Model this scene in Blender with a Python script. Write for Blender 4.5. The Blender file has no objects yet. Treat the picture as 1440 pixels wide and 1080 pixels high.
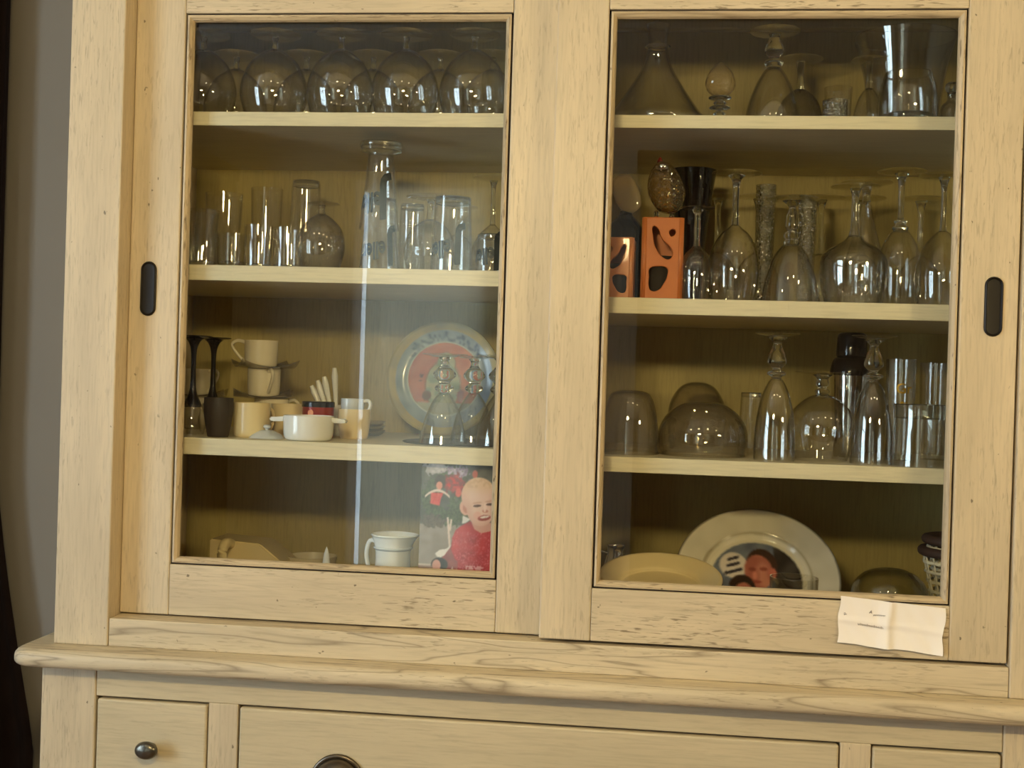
import bpy, bmesh, math, random
from mathutils import Vector, Matrix, noise as mnoise

random.seed(7)
S = bpy.context.scene
COL = S.collection
PI = math.pi
rad = math.radians

# ------------------------------------------------------------------ camera, world, light, exposure
# Y = 0 is the front of the right sliding door, +Y goes into the cabinet, z = 0 is the lens height
FPX, YAW, PITCH, ROLL, DIST = 1700.0, rad(6.4325), rad(-0.2439), rad(1.766), 1.7
cam_d = bpy.data.cameras.new('camera')
cam = bpy.data.objects.new('camera', cam_d)
COL.objects.link(cam)
cam_d.sensor_fit = 'HORIZONTAL'
cam_d.sensor_width = 36.0
cam_d.lens = 36.0 * FPX / 1440.0
cam_d.clip_start = 0.02
cam.matrix_world = (Matrix.Translation((0, -DIST, 0)) @ Matrix.Rotation(YAW, 4, 'Z') @ Matrix.Rotation(PITCH, 4, 'X')
                    @ Matrix.Rotation(rad(90), 4, 'X') @ Matrix.Rotation(ROLL, 4, 'Z'))
S.camera = cam
S.view_settings.view_transform = 'Standard'
S.view_settings.look = 'None'
S.view_settings.exposure = -0.20
S.view_settings.gamma = 1.0
S.view_settings.use_curve_mapping = False
S.cycles.max_bounces = 14
S.cycles.diffuse_bounces = 4
S.cycles.glossy_bounces = 5
S.cycles.transmission_bounces = 12
S.cycles.transparent_max_bounces = 64
S.cycles.caustics_refractive = False
S.cycles.caustics_reflective = False
S.cycles.sample_clamp_indirect = 60.0

W = bpy.data.worlds.new('overcast_sky')
S.world = W
W.use_nodes = True
bg = W.node_tree.nodes['Background']
bg.inputs['Color'].default_value = (0.66, 0.83, 1.0, 1)
SKY = 15.0
bg.inputs['Strength'].default_value = SKY

BULB = 255.0           # emission of each pendant bulb

FILL = 60.0           # emission of each added ceiling fill light

# portal in the window opening (guides the sky light through the opening, adds none)
pd = bpy.data.lights.new('window_portal', 'AREA')
pd.shape = 'RECTANGLE'; pd.size = 1.5; pd.size_y = 1.7
pd.cycles.is_portal = True
po = bpy.data.objects.new('window_portal', pd)
COL.objects.link(po)
po.location = (-2.62, -1.95, 0.12)
po.rotation_euler = (0, rad(-90), 0)
pd2 = bpy.data.lights.new('window_portal_front', 'AREA')
pd2.shape = 'RECTANGLE'; pd2.size = .7; pd2.size_y = 2.03
pd2.cycles.is_portal = True
po2 = bpy.data.objects.new('window_portal_front', pd2)
COL.objects.link(po2)
po2.location = (-1.15, -4.29, -.035)
po2.rotation_euler = (rad(90), 0, 0)

# ------------------------------------------------------------------ helpers
def at(px, py, Y):
    """world point seen at pixel (px, py) of the 1440 x 1080 frame on the vertical plane y = Y"""
    cr, sr = math.cos(ROLL), math.sin(ROLL)
    a, b = px - 720, py - 540
    u, w = cr * a + sr * b, -sr * a + cr * b
    x, z = u / FPX, -w / FPX
    cp, sp = math.cos(PITCH), math.sin(PITCH)
    y, z = cp - z * sp, sp + z * cp
    cy, sy = math.cos(YAW), math.sin(YAW)
    X, Yd = x * cy - y * sy, x * sy + y * cy
    t = (Y + DIST) / Yd
    return Vector((X * t, Y, z * t))

def kpx(Y):
    return (DIST + Y) / FPX

def lin(c):
    return tuple((v / 12.92 if v <= 0.04045 else ((v + 0.055) / 1.055) ** 2.4) for v in (x / 255.0 for x in c))

def mesh_of(name, bm, mat, smooth=None):
    bmesh.ops.recalc_face_normals(bm, faces=bm.faces[:])
    me = bpy.data.meshes.new(name)
    bm.to_mesh(me); bm.free()
    for m in (mat if isinstance(mat, (list, tuple)) else [mat]):
        me.materials.append(m)
    if smooth is not None:
        me.polygons.foreach_set('use_smooth', [True] * len(me.polygons))
        if smooth < 179:
            me.set_sharp_from_angle(angle=rad(smooth))
    return me

def link(name, me, parent=None, loc=(0, 0, 0), rot=(0, 0, 0)):
    o = bpy.data.objects.new(name, me)
    COL.objects.link(o)
    o.location = loc; o.rotation_euler = rot
    if parent: o.parent = parent
    return o

def part(name, bm, mat, parent=None, loc=(0, 0, 0), rot=(0, 0, 0), smooth=None, label=None):
    o = link(name, mesh_of(name, bm, mat, smooth), parent, loc, rot)
    if label: o['label'] = label
    return o

def tag(o, label, cat, group=None):
    o['label'] = label; o['category'] = cat
    if group: o['group'] = group
    return o

def thing(name, label, cat, loc=(0, 0, 0), rot=(0, 0, 0), group=None):
    return tag(link(name, None, None, loc, rot), label, cat, group)

def struct(name, bm, mat, smooth=None):
    o = part(name, bm, mat, smooth=smooth)
    o['kind'] = 'structure'
    return o

def dup(root, loc, label, rotz=None, group=None, scale=None):
    def cp(o, par):
        c = o.copy(); COL.objects.link(c)
        if par: c.parent = par
        for ch in o.children: cp(ch, c)
        return c
    r = cp(root, None)
    r.location = loc; r['label'] = label
    if rotz is not None: r.rotation_euler = (0, 0, rotz)
    if group: r['group'] = group
    if scale: r.scale = scale
    return r

def add_box(bm, x0, x1, y0, y1, z0, z1, bev=0.0, seg=2, mi=0):
    r = bmesh.ops.create_cube(bm, size=1.0)
    vs = r['verts']
    for v in vs:
        v.co = Vector((x0 + (v.co.x + .5) * (x1 - x0), y0 + (v.co.y + .5) * (y1 - y0), z0 + (v.co.z + .5) * (z1 - z0)))
    fs = {f for v in vs for f in v.link_faces}
    for f in fs: f.material_index = mi
    if bev > 0:
        es = list({e for v in vs for e in v.link_edges})
        bmesh.ops.bevel(bm, geom=es, offset=bev, segments=seg, affect='EDGES', profile=0.5)
    return bm

def box(x0, x1, y0, y1, z0, z1, bev=0.0, seg=2):
    return add_box(bmesh.new(), x0, x1, y0, y1, z0, z1, bev, seg)

def add_lathe(bm, prof, seg=48, cx=0, cy=0, cz=0, mi=0, tf=None):
    rings = []
    for r, z in prof:
        if r < 1e-6:
            rings.append([bm.verts.new((cx, cy, cz + z))])
        else:
            rings.append([bm.verts.new((cx + r * math.cos(2 * PI * i / seg), cy + r * math.sin(2 * PI * i / seg), cz + z)) for i in range(seg)])
    new = [v for g in rings for v in g]
    for a, b in zip(rings, rings[1:]):
        for i in range(seg):
            j = (i + 1) % seg
            if len(a) == 1 and len(b) == 1: continue
            if len(a) == 1: f = bm.faces.new((a[0], b[j], b[i]))
            elif len(b) == 1: f = bm.faces.new((a[i], a[j], b[0]))
            else: f = bm.faces.new((a[i], a[j], b[j], b[i]))
            f.material_index = mi
    if tf is not None:
        for v in new: v.co = tf @ v.co
    return bm

def lathe(prof, seg=48, **k):
    return add_lathe(bmesh.new(), prof, seg, **k)

def spline(pts, n=5):
    """Catmull-Rom through (r, z) points"""
    out = []
    P = [pts[0]] + list(pts) + [pts[-1]]
    for i in range(1, len(P) - 2):
        p0, p1, p2, p3 = (Vector(q) for q in P[i - 1:i + 3])
        for s in range(n):
            t = s / n
            out.append(tuple(0.5 * ((2 * p1) + (p2 - p0) * t + (2 * p0 - 5 * p1 + 4 * p2 - p3) * t * t + (3 * p1 - p0 - 3 * p2 + p3) * t ** 3)))
    out.append(tuple(pts[-1]))
    return [(max(0.0, r), z) for r, z in out]

def shell(prof, th):
    """closed thin wall from an outer (r, z) profile that starts at the open rim and ends at the closed end"""
    inner = []
    n = len(prof)
    for i, (r, z) in enumerate(prof):
        a, b = prof[max(0, i - 1)], prof[min(n - 1, i + 1)]
        dr, dz = b[0] - a[0], b[1] - a[1]
        L = math.hypot(dr, dz) or 1
        nr, nz = dz / L, -dr / L
        if prof[-1][1] < prof[0][1]: nr, nz = -nr, -nz
        inner.append((max(0.0, r - nr * th), z - nz * th))
    inner[0] = (max(0.0, prof[0][0] - th), prof[0][1])
    inner[-1] = (0.0, inner[-1][1])
    out = list(prof)
    if out[-1][0] > 1e-6: out.append((0.0, out[-1][1]))
    return out[::-1] + inner

def add_tube(bm, path, r, seg=10, closed=False, mi=0, cap=True):
    P = [Vector(p) for p in path]
    n = len(P)
    rr = r if isinstance(r, (list, tuple)) else [r] * n
    rings = []
    up = Vector((0.13, 0.27, 1)).normalized()
    for i in range(n):
        a = P[(i - 1) % n] if (closed or i) else P[0]
        b = P[(i + 1) % n] if (closed or i < n - 1) else P[-1]
        t = (b - a).normalized()
        s = t.cross(up)
        if s.length < 1e-3: s = t.cross(Vector((1, 0, 0)))
        s.normalize(); u = s.cross(t)
        rings.append([bm.verts.new(P[i] + (s * math.cos(2 * PI * k / seg) + u * math.sin(2 * PI * k / seg)) * rr[i]) for k in range(seg)])
    m = n if closed else n - 1
    for i in range(m):
        a, b = rings[i], rings[(i + 1) % n]
        for k in range(seg):
            f = bm.faces.new((a[k], a[(k + 1) % seg], b[(k + 1) % seg], b[k])); f.material_index = mi
    if not closed and cap:
        bm.faces.new(rings[0][::-1]).material_index = mi
        bm.faces.new(rings[-1]).material_index = mi
    return bm

def tube(path, r, seg=10, closed=False):
    if not closed and len(path) >= 4:           # round the corners of a short hand-set path
        P = [Vector(p) for p in path]; P = [P[0]] + P + [P[-1]]
        R_ = list(r) if isinstance(r, (list, tuple)) else [r] * len(path)
        out, rr = [], []
        for i in range(1, len(P) - 2):
            for q in range(5):
                t = q / 5
                p0, p1, p2, p3 = P[i - 1:i + 3]
                out.append(.5 * (2 * p1 + (p2 - p0) * t + (2 * p0 - 5 * p1 + 4 * p2 - p3) * t * t + (3 * p1 - p0 - 3 * p2 + p3) * t ** 3))
                rr.append(R_[i - 1] + (R_[i] - R_[i - 1]) * t)
        path, r = out + [P[-1]], rr + [R_[-1]]
    return add_tube(bmesh.new(), path, r, seg, closed)

def add_prism(bm, poly, y0, y1, mi=0):
    """polygon in x,z extruded along y"""
    a = [bm.verts.new((x, y0, z)) for x, z in poly]
    b = [bm.verts.new((x, y1, z)) for x, z in poly]
    bm.faces.new(a).material_index = mi; bm.faces.new(b[::-1]).material_index = mi
    n = len(poly)
    for i in range(n):
        bm.faces.new((a[i], b[i], b[(i + 1) % n], a[(i + 1) % n])).material_index = mi
    return bm

def curve_mesh(splines, extrude=0.0, bevel=0.0, cyclic=True):
    """2D filled curve (holes by even-odd) as a bmesh lying in x,y"""
    cu = bpy.data.curves.new('tmp_curve', 'CURVE')
    cu.dimensions = '2D'; cu.fill_mode = 'BOTH'
    cu.extrude = extrude; cu.bevel_depth = bevel; cu.bevel_resolution = 2
    for pts, smooth in splines:
        sp = cu.splines.new('BEZIER')
        sp.bezier_points.add(len(pts) - 1)
        for bp, (x, y) in zip(sp.bezier_points, pts):
            bp.co = (x, y, 0)
            bp.handle_left_type = bp.handle_right_type = 'AUTO' if smooth else 'VECTOR'
        sp.use_cyclic_u = True
        sp.resolution_u = 5
    return _curve_bm(cu)

def _curve_bm(cu):
    o = bpy.data.objects.new('tmp_curve', cu)
    COL.objects.link(o)
    dg = bpy.context.evaluated_depsgraph_get()
    me = bpy.data.meshes.new_from_object(o.evaluated_get(dg))
    bm = bmesh.new(); bm.from_mesh(me)
    bpy.data.objects.remove(o); bpy.data.meshes.remove(me); bpy.data.curves.remove(cu)
    return bm

def text_bm(txt, size, shear=0.0, bold=0.0, extrude=0.0):
    cu = bpy.data.curves.new('tmp_text', 'FONT')
    cu.body = txt; cu.size = size; cu.shear = shear; cu.offset = bold; cu.extrude = extrude
    cu.align_x = 'CENTER'; cu.resolution_u = 3
    return _curve_bm(cu)

# ------------------------------------------------------------------ materials
def new_mat(name):
    m = bpy.data.materials.new(name)
    m.use_nodes = True
    return m, m.node_tree.nodes, m.node_tree.links, m.node_tree.nodes['Principled BSDF']

def plain(name, rgb, rough=0.5, metal=0.0, var=0.06, scale=30.0, coat=0.0, spec=0.5):
    m, N, L, B = new_mat(name)
    c = lin(rgb)
    tc = N.new('ShaderNodeTexCoord'); no = N.new('ShaderNodeTexNoise')
    no.inputs['Scale'].default_value = scale; no.inputs['Detail'].default_value = 4
    L.new(tc.outputs['Object'], no.inputs['Vector'])
    mx = N.new('ShaderNodeMix'); mx.data_type = 'RGBA'
    mx.inputs['A'].default_value = tuple(v * (1 - var) for v in c) + (1,)
    mx.inputs['B'].default_value = tuple(min(1, v * (1 + var)) for v in c) + (1,)
    L.new(no.outputs['Fac'], mx.inputs['Factor'])
    L.new(mx.outputs['Result'], B.inputs['Base Color'])
    B.inputs['Roughness'].default_value = rough
    B.inputs['Metallic'].default_value = metal
    B.inputs['Coat Weight'].default_value = coat
    B.inputs['Specular IOR Level'].default_value = spec
    return m

def wood(name, rgb, grain_rgb, axis='Z', pores=0.5, rings=0.0, rough=0.45, tone=0.10, scale=1.0):
    """limed oak: slow tone drift, fine fibres along the grain, short dark pores, optional cathedral rings"""
    m, N, L, B = new_mat(name)
    tc = N.new('ShaderNodeTexCoord'); oi = N.new('ShaderNodeObjectInfo')
    off = N.new('ShaderNodeVectorMath'); off.operation = 'SCALE'; off.inputs['Scale'].default_value = 7.0
    cmb = N.new('ShaderNodeCombineXYZ')
    for k in range(3): L.new(oi.outputs['Random'], cmb.inputs[k])
    L.new(cmb.outputs[0], off.inputs[0])
    add = N.new('ShaderNodeVectorMath'); add.operation = 'ADD'
    L.new(tc.outputs['Object'], add.inputs[0]); L.new(off.outputs[0], add.inputs[1])
    def mapped(along, across):
        mp = N.new('ShaderNodeMapping')
        i = 'XYZ'.index(axis)
        mp.inputs['Scale'].default_value = tuple((along if k == i else across) * scale for k in range(3))
        L.new(add.outputs[0], mp.inputs['Vector'])
        return mp.outputs[0]
    def nz(vec, sc, det=4, dist=0.0):
        n = N.new('ShaderNodeTexNoise')
        n.inputs['Scale'].default_value = sc; n.inputs['Detail'].default_value = det; n.inputs['Distortion'].default_value = dist
        L.new(vec, n.inputs['Vector'])
        return n.outputs['Fac']
    def ramp(fac, a, b, ca=0.0, cb=1.0):
        r = N.new('ShaderNodeMapRange')
        r.inputs['From Min'].default_value = a; r.inputs['From Max'].default_value = b
        r.inputs['To Min'].default_value = ca; r.inputs['To Max'].default_value = cb
        L.new(fac, r.inputs['Value'])
        return r.outputs[0]
    def mul(a, b):
        q = N.new('ShaderNodeMath'); q.operation = 'MULTIPLY'
        L.new(a, q.inputs[0])
        if isinstance(b, float): q.inputs[1].default_value = b
        else: L.new(b, q.inputs[1])
        return q.outputs[0]
    c = lin(rgb); g = lin(grain_rgb)
    base = N.new('ShaderNodeMix'); base.data_type = 'RGBA'
    base.inputs['A'].default_value = tuple(v * (1 - tone) for v in c) + (1,)
    base.inputs['B'].default_value = tuple(min(1, v * (1 + tone)) for v in c) + (1,)
    L.new(ramp(nz(mapped(1.5, 9), 2.2, 5), .3, .7), base.inputs['Factor'])
    col = base.outputs['Result']
    def over(col, fac, rgbl):
        mx = N.new('ShaderNodeMix'); mx.data_type = 'RGBA'
        L.new(fac, mx.inputs['Factor']); L.new(col, mx.inputs['A'])
        mx.inputs['B'].default_value = tuple(rgbl) + (1,)
        return mx.outputs['Result']
    fib = ramp(nz(mapped(6, 95), 3.0, 6), .46, .78, 0, .60)
    col = over(col, fib, tuple(v * .72 for v in c))
    if pores > 0:
        p = mul(ramp(nz(mapped(22, 170), 2.0, 3, .5), .56, .68), ramp(nz(mapped(3, 12), 2.0, 2), .36, .58))
        p = mul(p, float(pores))
        col = over(col, p, g)
        spk = None if pores < .2 else mul(ramp(nz(mapped(40, 60), 1.7, 2), .735, .77), .75)
        if spk is not None: col = over(col, spk, tuple(v * .55 for v in g))
    if rings > 0:
        q = N.new('ShaderNodeMath'); q.operation = 'MULTIPLY'; q.inputs[1].default_value = 9.0
        L.new(nz(mapped(1.7, 17), 1.0, 2.0, .5), q.inputs[0])
        pp = N.new('ShaderNodeMath'); pp.operation = 'PINGPONG'; pp.inputs[1].default_value = .5
        L.new(q.outputs[0], pp.inputs[0])
        rg = ramp(pp.outputs[0], .34, .5)
        rg = mul(mul(rg, rg), float(rings))
        col = over(col, rg, g)
    L.new(col, B.inputs['Base Color'])
    B.inputs['Roughness'].default_value = rough
    B.inputs['Specular IOR Level'].default_value = 0.4
    bp = N.new('ShaderNodeBump'); bp.inputs['Strength'].default_value = 0.12; bp.inputs['Distance'].default_value = 0.0008
    L.new(nz(mapped(8, 120), 3.0, 4), bp.inputs['Height']); L.new(bp.outputs[0], B.inputs['Normal'])
    return m

def thin_glass(name, tint=(.97, .98, .97), edge=(.42, .40, .34), f0=0.05, rough=0.0, bump=0.0, bump_scale=60, haze=None, edge_pow=3.0):
    """thin clear wall: straight-through light, Schlick reflection, longer glass path (darker) at grazing angles"""
    m, N, L, B = new_mat(name)
    N.remove(B)
    out = N['Material Output']
    lw = N.new('ShaderNodeLayerWeight'); lw.inputs['Blend'].default_value = 0.5
    def pw(x, e, s=1.0, a=0.0):
        p = N.new('ShaderNodeMath'); p.operation = 'POWER'; p.inputs[1].default_value = e; L.new(x, p.inputs[0])
        q = N.new('ShaderNodeMath'); q.operation = 'MULTIPLY_ADD'; q.use_clamp = True
        q.inputs[1].default_value = s; q.inputs[2].default_value = a; L.new(p.outputs[0], q.inputs[0])
        return q.outputs[0]
    R = pw(lw.outputs['Facing'], 5.0, 0.85, f0)
    T = pw(lw.outputs['Facing'], edge_pow)
    mc = N.new('ShaderNodeMix'); mc.data_type = 'RGBA'
    mc.inputs['A'].default_value = tuple(tint) + (1,); mc.inputs['B'].default_value = tuple(edge) + (1,)
    L.new(T, mc.inputs['Factor'])
    tr = N.new('ShaderNodeBsdfTransparent'); L.new(mc.outputs['Result'], tr.inputs['Color'])
    gl = N.new('ShaderNodeBsdfGlossy'); gl.inputs['Roughness'].default_value = rough
    gl.inputs['Color'].default_value = (1, 1, 1, 1)
    mx = N.new('ShaderNodeMixShader')
    L.new(R, mx.inputs[0]); L.new(tr.outputs[0], mx.inputs[1]); L.new(gl.outputs[0], mx.inputs[2])
    sh = mx.outputs[0]
    if haze:
        df = N.new('ShaderNodeBsdfDiffuse'); df.inputs['Color'].default_value = tuple(haze[1]) + (1,)
        m2 = N.new('ShaderNodeMixShader'); m2.inputs[0].default_value = haze[0]
        L.new(sh, m2.inputs[1]); L.new(df.outputs[0], m2.inputs[2]); sh = m2.outputs[0]
    if bump > 0:
        tc = N.new('ShaderNodeTexCoord')
        vo = N.new('ShaderNodeTexVoronoi'); vo.inputs['Scale'].default_value = bump_scale
        L.new(tc.outputs['Object'], vo.inputs['Vector'])
        bp = N.new('ShaderNodeBump'); bp.inputs['Strength'].default_value = bump; bp.inputs['Distance'].default_value = 0.003
        L.new(vo.outputs['Distance'], bp.inputs['Height'])
        L.new(bp.outputs[0], gl.inputs['Normal']); L.new(bp.outputs[0], lw.inputs['Normal'])
    L.new(sh, out.inputs['Surface'])
    return m

def solid_glass(name, color=(.96, .97, .95), rough=0.0, ior=1.48):
    m, N, L, B = new_mat(name)
    N.remove(B)
    g = N.new('ShaderNodeBsdfGlass'); g.inputs['Color'].default_value = tuple(color) + (1,)
    g.inputs['Roughness'].default_value = rough; g.inputs['IOR'].default_value = ior
    L.new(g.outputs[0], N['Material Output'].inputs['Surface'])
    return m

def emit(name, rgb, strength):
    m, N, L, B = new_mat(name)
    N.remove(B)
    e = N.new('ShaderNodeEmission'); e.inputs['Color'].default_value = tuple(rgb) + (1,); e.inputs['Strength'].default_value = strength
    L.new(e.outputs[0], N['Material Output'].inputs['Surface'])
    return m

def printed(name, rough=0.35, coat=0.0):
    """flat print: colours come from the mesh's colour attribute"""
    m, N, L, B = new_mat(name)
    a = N.new('ShaderNodeAttribute'); a.attribute_name = 'print'
    L.new(a.outputs['Color'], B.inputs['Base Color'])
    B.inputs['Roughness'].default_value = rough
    B.inputs['Coat Weight'].default_value = coat
    return m

OAK, GRAIN = (207, 190, 160), (112, 94, 72)
M = {}
M['oak_z'] = wood('limed_oak_upright', OAK, GRAIN, 'Z', .30)
M['oak_x'] = wood('limed_oak_lengthwise', OAK, GRAIN, 'X', .75, rings=.12)
M['oak_fig'] = wood('limed_oak_figured', (208, 192, 162), (118, 100, 80), 'X', .45, rings=.62)
M['oak_drawer'] = wood('limed_oak_drawer', (203, 188, 156), GRAIN, 'X', .10, tone=.07)
M['oak_back'] = wood('oak_back_board', (190, 173, 112), (116, 92, 52), 'Z', .15, tone=.06)
M['shelf'] = wood('painted_shelf', (226, 215, 182), (196, 178, 135), 'X', .08, tone=.03)
M['bead'] = wood('oak_bead', (202, 182, 148), (96, 74, 54), 'Z', .7, rings=.35, tone=.16)
M['bead_x'] = wood('oak_bead_lengthwise', (202, 182, 148), (96, 74, 54), 'X', .7, rings=.35, tone=.16)
M['gap'] = plain('dark_joint', (34, 20, 11), .8)
M['bronze'] = plain('dark_bronze', (112, 102, 88), .30, .9, .25, 60)
M['bronze_dark'] = plain('blackened_bronze', (30, 24, 18), .45, .25, .3, 90)
M['pewter'] = plain('aged_pewter', (112, 108, 98), .30, .9, .3, 80)
M['pane'] = thin_glass('window_pane_glass', (.97, .975, .965), (.7, .72, .7), 0.045)
M['glass'] = thin_glass('clear_glass', (.994, .994, .988), (.50, .47, .38), 0.075, edge_pow=3.8)
M['glass_thick'] = thin_glass('thick_clear_glass', (.988, .988, .975), (.36, .33, .25), 0.10, edge_pow=3.0)
M['cut'] = thin_glass('cut_glass', (.93, .93, .88), (.25, .22, .15), 0.16, bump=1.0, bump_scale=240, edge_pow=2.2)
M['smoke'] = thin_glass('smoky_glass', (.90, .88, .82), (.30, .27, .21), 0.08, haze=(.05, (.6, .56, .46)))
M['foot'] = thin_glass('foot_glass', (.98, .98, .96), (.78, .75, .64), 0.07, .03, edge_pow=3.0)
M['bowl_crystal'] = thin_glass('moulded_crystal', (.94, .94, .88), (.34, .33, .26), 0.12, bump=.25, bump_scale=55, edge_pow=2.4)
M['stem'] = solid_glass('solid_glass')
M['dark_glass'] = thin_glass('bottle_green_glass', (.10, .14, .10), (.02, .03, .02), 0.06)
M['brown_glass'] = thin_glass('dark_smoked_glass', (.13, .10, .07), (.03, .02, .015), 0.06)
M['amber'] = thin_glass('amber_glass', (.62, .50, .22), (.22, .15, .04), 0.14, bump=1.0, bump_scale=190, haze=(.06, (.45, .34, .12)), edge_pow=1.6)
M['amber_plain'] = thin_glass('amber_disc_glass', (.95, .80, .42), (.30, .20, .08), 0.10, haze=(.35, (.80, .66, .34)))
M['crystal'] = thin_glass('pressed_crystal', (.95, .88, .70), (.35, .27, .14), 0.10, bump=.5, bump_scale=120, haze=(.06, (.8, .7, .45)))
M['black'] = plain('gloss_black', (16, 16, 15), .22)
M['blackband'] = plain('black_lacquer', (24, 21, 20), .15, 0, .05)
M['darkcup'] = plain('dark_brown_stoneware', (52, 44, 38), .55)
M['cream'] = plain('cream_ceramic', (232, 220, 190), .22, 0, .03, 20, .3)
M['creamdish'] = plain('straw_cream_ceramic', (228, 208, 160), .30, 0, .04, 20, .2)
M['white'] = plain('white_porcelain', (238, 238, 234), .15, 0, .02, 20, .4)
M['greyware'] = plain('pale_grey_porcelain', (204, 208, 208), .2, 0, .04, 20, .3)
M['red'] = plain('red_tin', (150, 40, 26), .3, .2, .2, 120)
M['orange'] = plain('orange_label', (236, 150, 90), .4)
M['terracotta'] = plain('glazed_terracotta', (196, 112, 54), .45, 0, .2, 35, .15)
M['terracotta_pale'] = plain('pale_glazed_terracotta', (206, 134, 78), .45, 0, .2, 35, .15)
M['inner_dark'] = plain('dark_inside', (42, 38, 34), .9)  # dark colour stands in for the shade inside the lanterns
M['steel'] = plain('polished_steel', (205, 203, 198), .10, 1.0, .03)
M['silver'] = plain('silver', (220, 220, 220), .08, 1.0, .03)
M['paper'] = plain('note_paper', (248, 240, 232), .75, 0, .03, 14)
M['ink'] = plain('faint_pencil', (160, 150, 146), .8)
M['gold'] = plain('gold_print', (190, 150, 50), .35, .5)
M['greenink'] = plain('dark_green_print', (22, 32, 22), .5)
M['plateprint'] = printed('plate_glaze', .22, .3)
M['photoprint'] = printed('photo_paper', .40, .15)
M['straw'] = plain('basket_weave', (214, 202, 170), .75, 0, .2, 200)
M['straw_dark'] = plain('basket_rim', (60, 40, 28), .7, 0, .25, 90)
M['mat'] = plain('dark_table_mat', (74, 66, 56), .45)
M['grey_wall'] = plain('grey_wall_paint', (140, 132, 122), .9, 0, .05, 8)
M['white_wall'] = plain('white_wall_paint', (190, 184, 174), .9, 0, .03, 6)
M['ceiling'] = plain('ceiling_paint', (188, 182, 172), .9, 0, .02, 6)
M['floor'] = wood('oak_floor', (128, 92, 60), (60, 38, 22), 'Y', .4, rough=.4)
M['dark_wood'] = wood('dark_brown_wood', (66, 44, 28), (30, 18, 10), 'Z', .4, rough=.4)
M['door_paint'] = plain('white_door_paint', (226, 226, 222), .45, 0, .02)
M['curtain'] = plain('dark_brown_cloth', (40, 27, 19), .95, 0, .2, 25, spec=.1)
M['linen'], N_, L_, B_ = new_mat('linen_cloth')
B_.inputs['Base Color'].default_value = (.62, .60, .55, 1); B_.inputs['Roughness'].default_value = .9
tl_ = N_.new('ShaderNodeBsdfTranslucent'); tl_.inputs['Color'].default_value = (.20, .20, .19, 1)
nw_ = N_.new('ShaderNodeTexNoise'); nw_.inputs['Scale'].default_value = 240
br_ = N_.new('ShaderNodeMix'); br_.data_type = 'RGBA'; br_.inputs['A'].default_value = (.38, .345, .255, 1); br_.inputs['B'].default_value = (.44, .40, .30, 1)
L_.new(nw_.outputs['Fac'], br_.inputs['Factor']); L_.new(br_.outputs['Result'], tl_.inputs['Color'])
ad_ = N_.new('ShaderNodeMixShader'); ad_.inputs[0].default_value = .5
L_.new(B_.outputs[0], ad_.inputs[1]); L_.new(tl_.outputs[0], ad_.inputs[2]); L_.new(ad_.outputs[0], N_['Material Output'].inputs['Surface'])
M['bulb'] = emit('warm_bulb', (1.0, .775, .38), BULB)
M['fillglow'] = emit('warm_fill_light', (1.0, .79, .43), FILL)
M['lampmetal'] = plain('brushed_metal', (150, 145, 138), .35, .9)

# ------------------------------------------------------------------ room
FL, CE = -1.29, 1.32
X0, X1, YB, YF = -2.6, 3.0, 0.47, -4.2
struct('floor', box(X0 - .1, X1 + .1, YF - .1, YB + .1, FL - .1, FL), M['floor'])
struct('ceiling', box(X0 - .1, X1 + .1, YF - .1, YB + .1, CE, CE + .1), M['ceiling'])
struct('wall_back', box(X0 - .1, X1 + .1, YB, YB + .1, FL, CE), M['grey_wall'])
bm = bmesh.new()
add_box(bm, X0 - .1, -1.50, YF - .1, YF, FL, CE); add_box(bm, -.80, X1 + .1, YF - .1, YF, FL, CE)
add_box(bm, -1.50, -.80, YF - .1, YF, FL, -1.05); add_box(bm, -1.50, -.80, YF - .1, YF, .98, CE)
struct('wall_front', bm, M['white_wall'])
struct('wall_right', box(X1, X1 + .1, YF, YB, FL, CE), M['white_wall'])
WY0, WY1, WZ0, WZ1 = -2.7, -1.2, -.73, .97
bm = bmesh.new()
add_box(bm, X0 - .12, X0, YF, WY0, FL, CE); add_box(bm, X0 - .12, X0, WY1, YB, FL, CE)
add_box(bm, X0 - .12, X0, WY0, WY1, FL, WZ0); add_box(bm, X0 - .12, X0, WY0, WY1, WZ1, CE)
struct('wall_left', bm, M['white_wall'])
bm = bmesh.new()
fw = .07
add_box(bm, X0 - .09, X0 + .01, WY0, WY0 + fw, WZ0, WZ1, .004); add_box(bm, X0 - .09, X0 + .01, WY1 - fw, WY1, WZ0, WZ1, .004)
add_box(bm, X0 - .088, X0 + .012, WY0 + fw, WY1 - fw, WZ0, WZ0 + fw, .004); add_box(bm, X0 - .088, X0 + .012, WY0 + fw, WY1 - fw, WZ1 - fw, WZ1, .004)
ym = (WY0 + WY1) / 2
add_box(bm, X0 - .075, X0 - .005, ym - .03, ym + .03, WZ0 + fw, WZ1 - fw, .003)
add_box(bm, X0 - .072, X0 - .008, WY0 + fw, ym - .03, .40, .45, .003); add_box(bm, X0 - .072, X0 - .008, ym + .03, WY1 - fw, .40, .45, .003)
win = struct('window_1', bm, M['door_paint'])
part('window_sill', box(X0 - .02, X0 + .16, WY0 - .05, WY1 + .05, WZ0 - .04, WZ0, .006), M['door_paint'], win)
part('pane', box(X0 - .052, X0 - .048, WY0 + fw, ym - .03, WZ0 + fw, .40), M['pane'], win)
part('pane', box(X0 - .052, X0 - .048, ym + .03, WY1 - fw, WZ0 + fw, .40), M['pane'], win)
part('pane', box(X0 - .052, X0 - .048, WY0 + fw, ym - .03, .45, WZ1 - fw), M['pane'], win)
part('pane', box(X0 - .052, X0 - .048, ym + .03, WY1 - fw, .45, WZ1 - fw), M['pane'], win)
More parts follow.
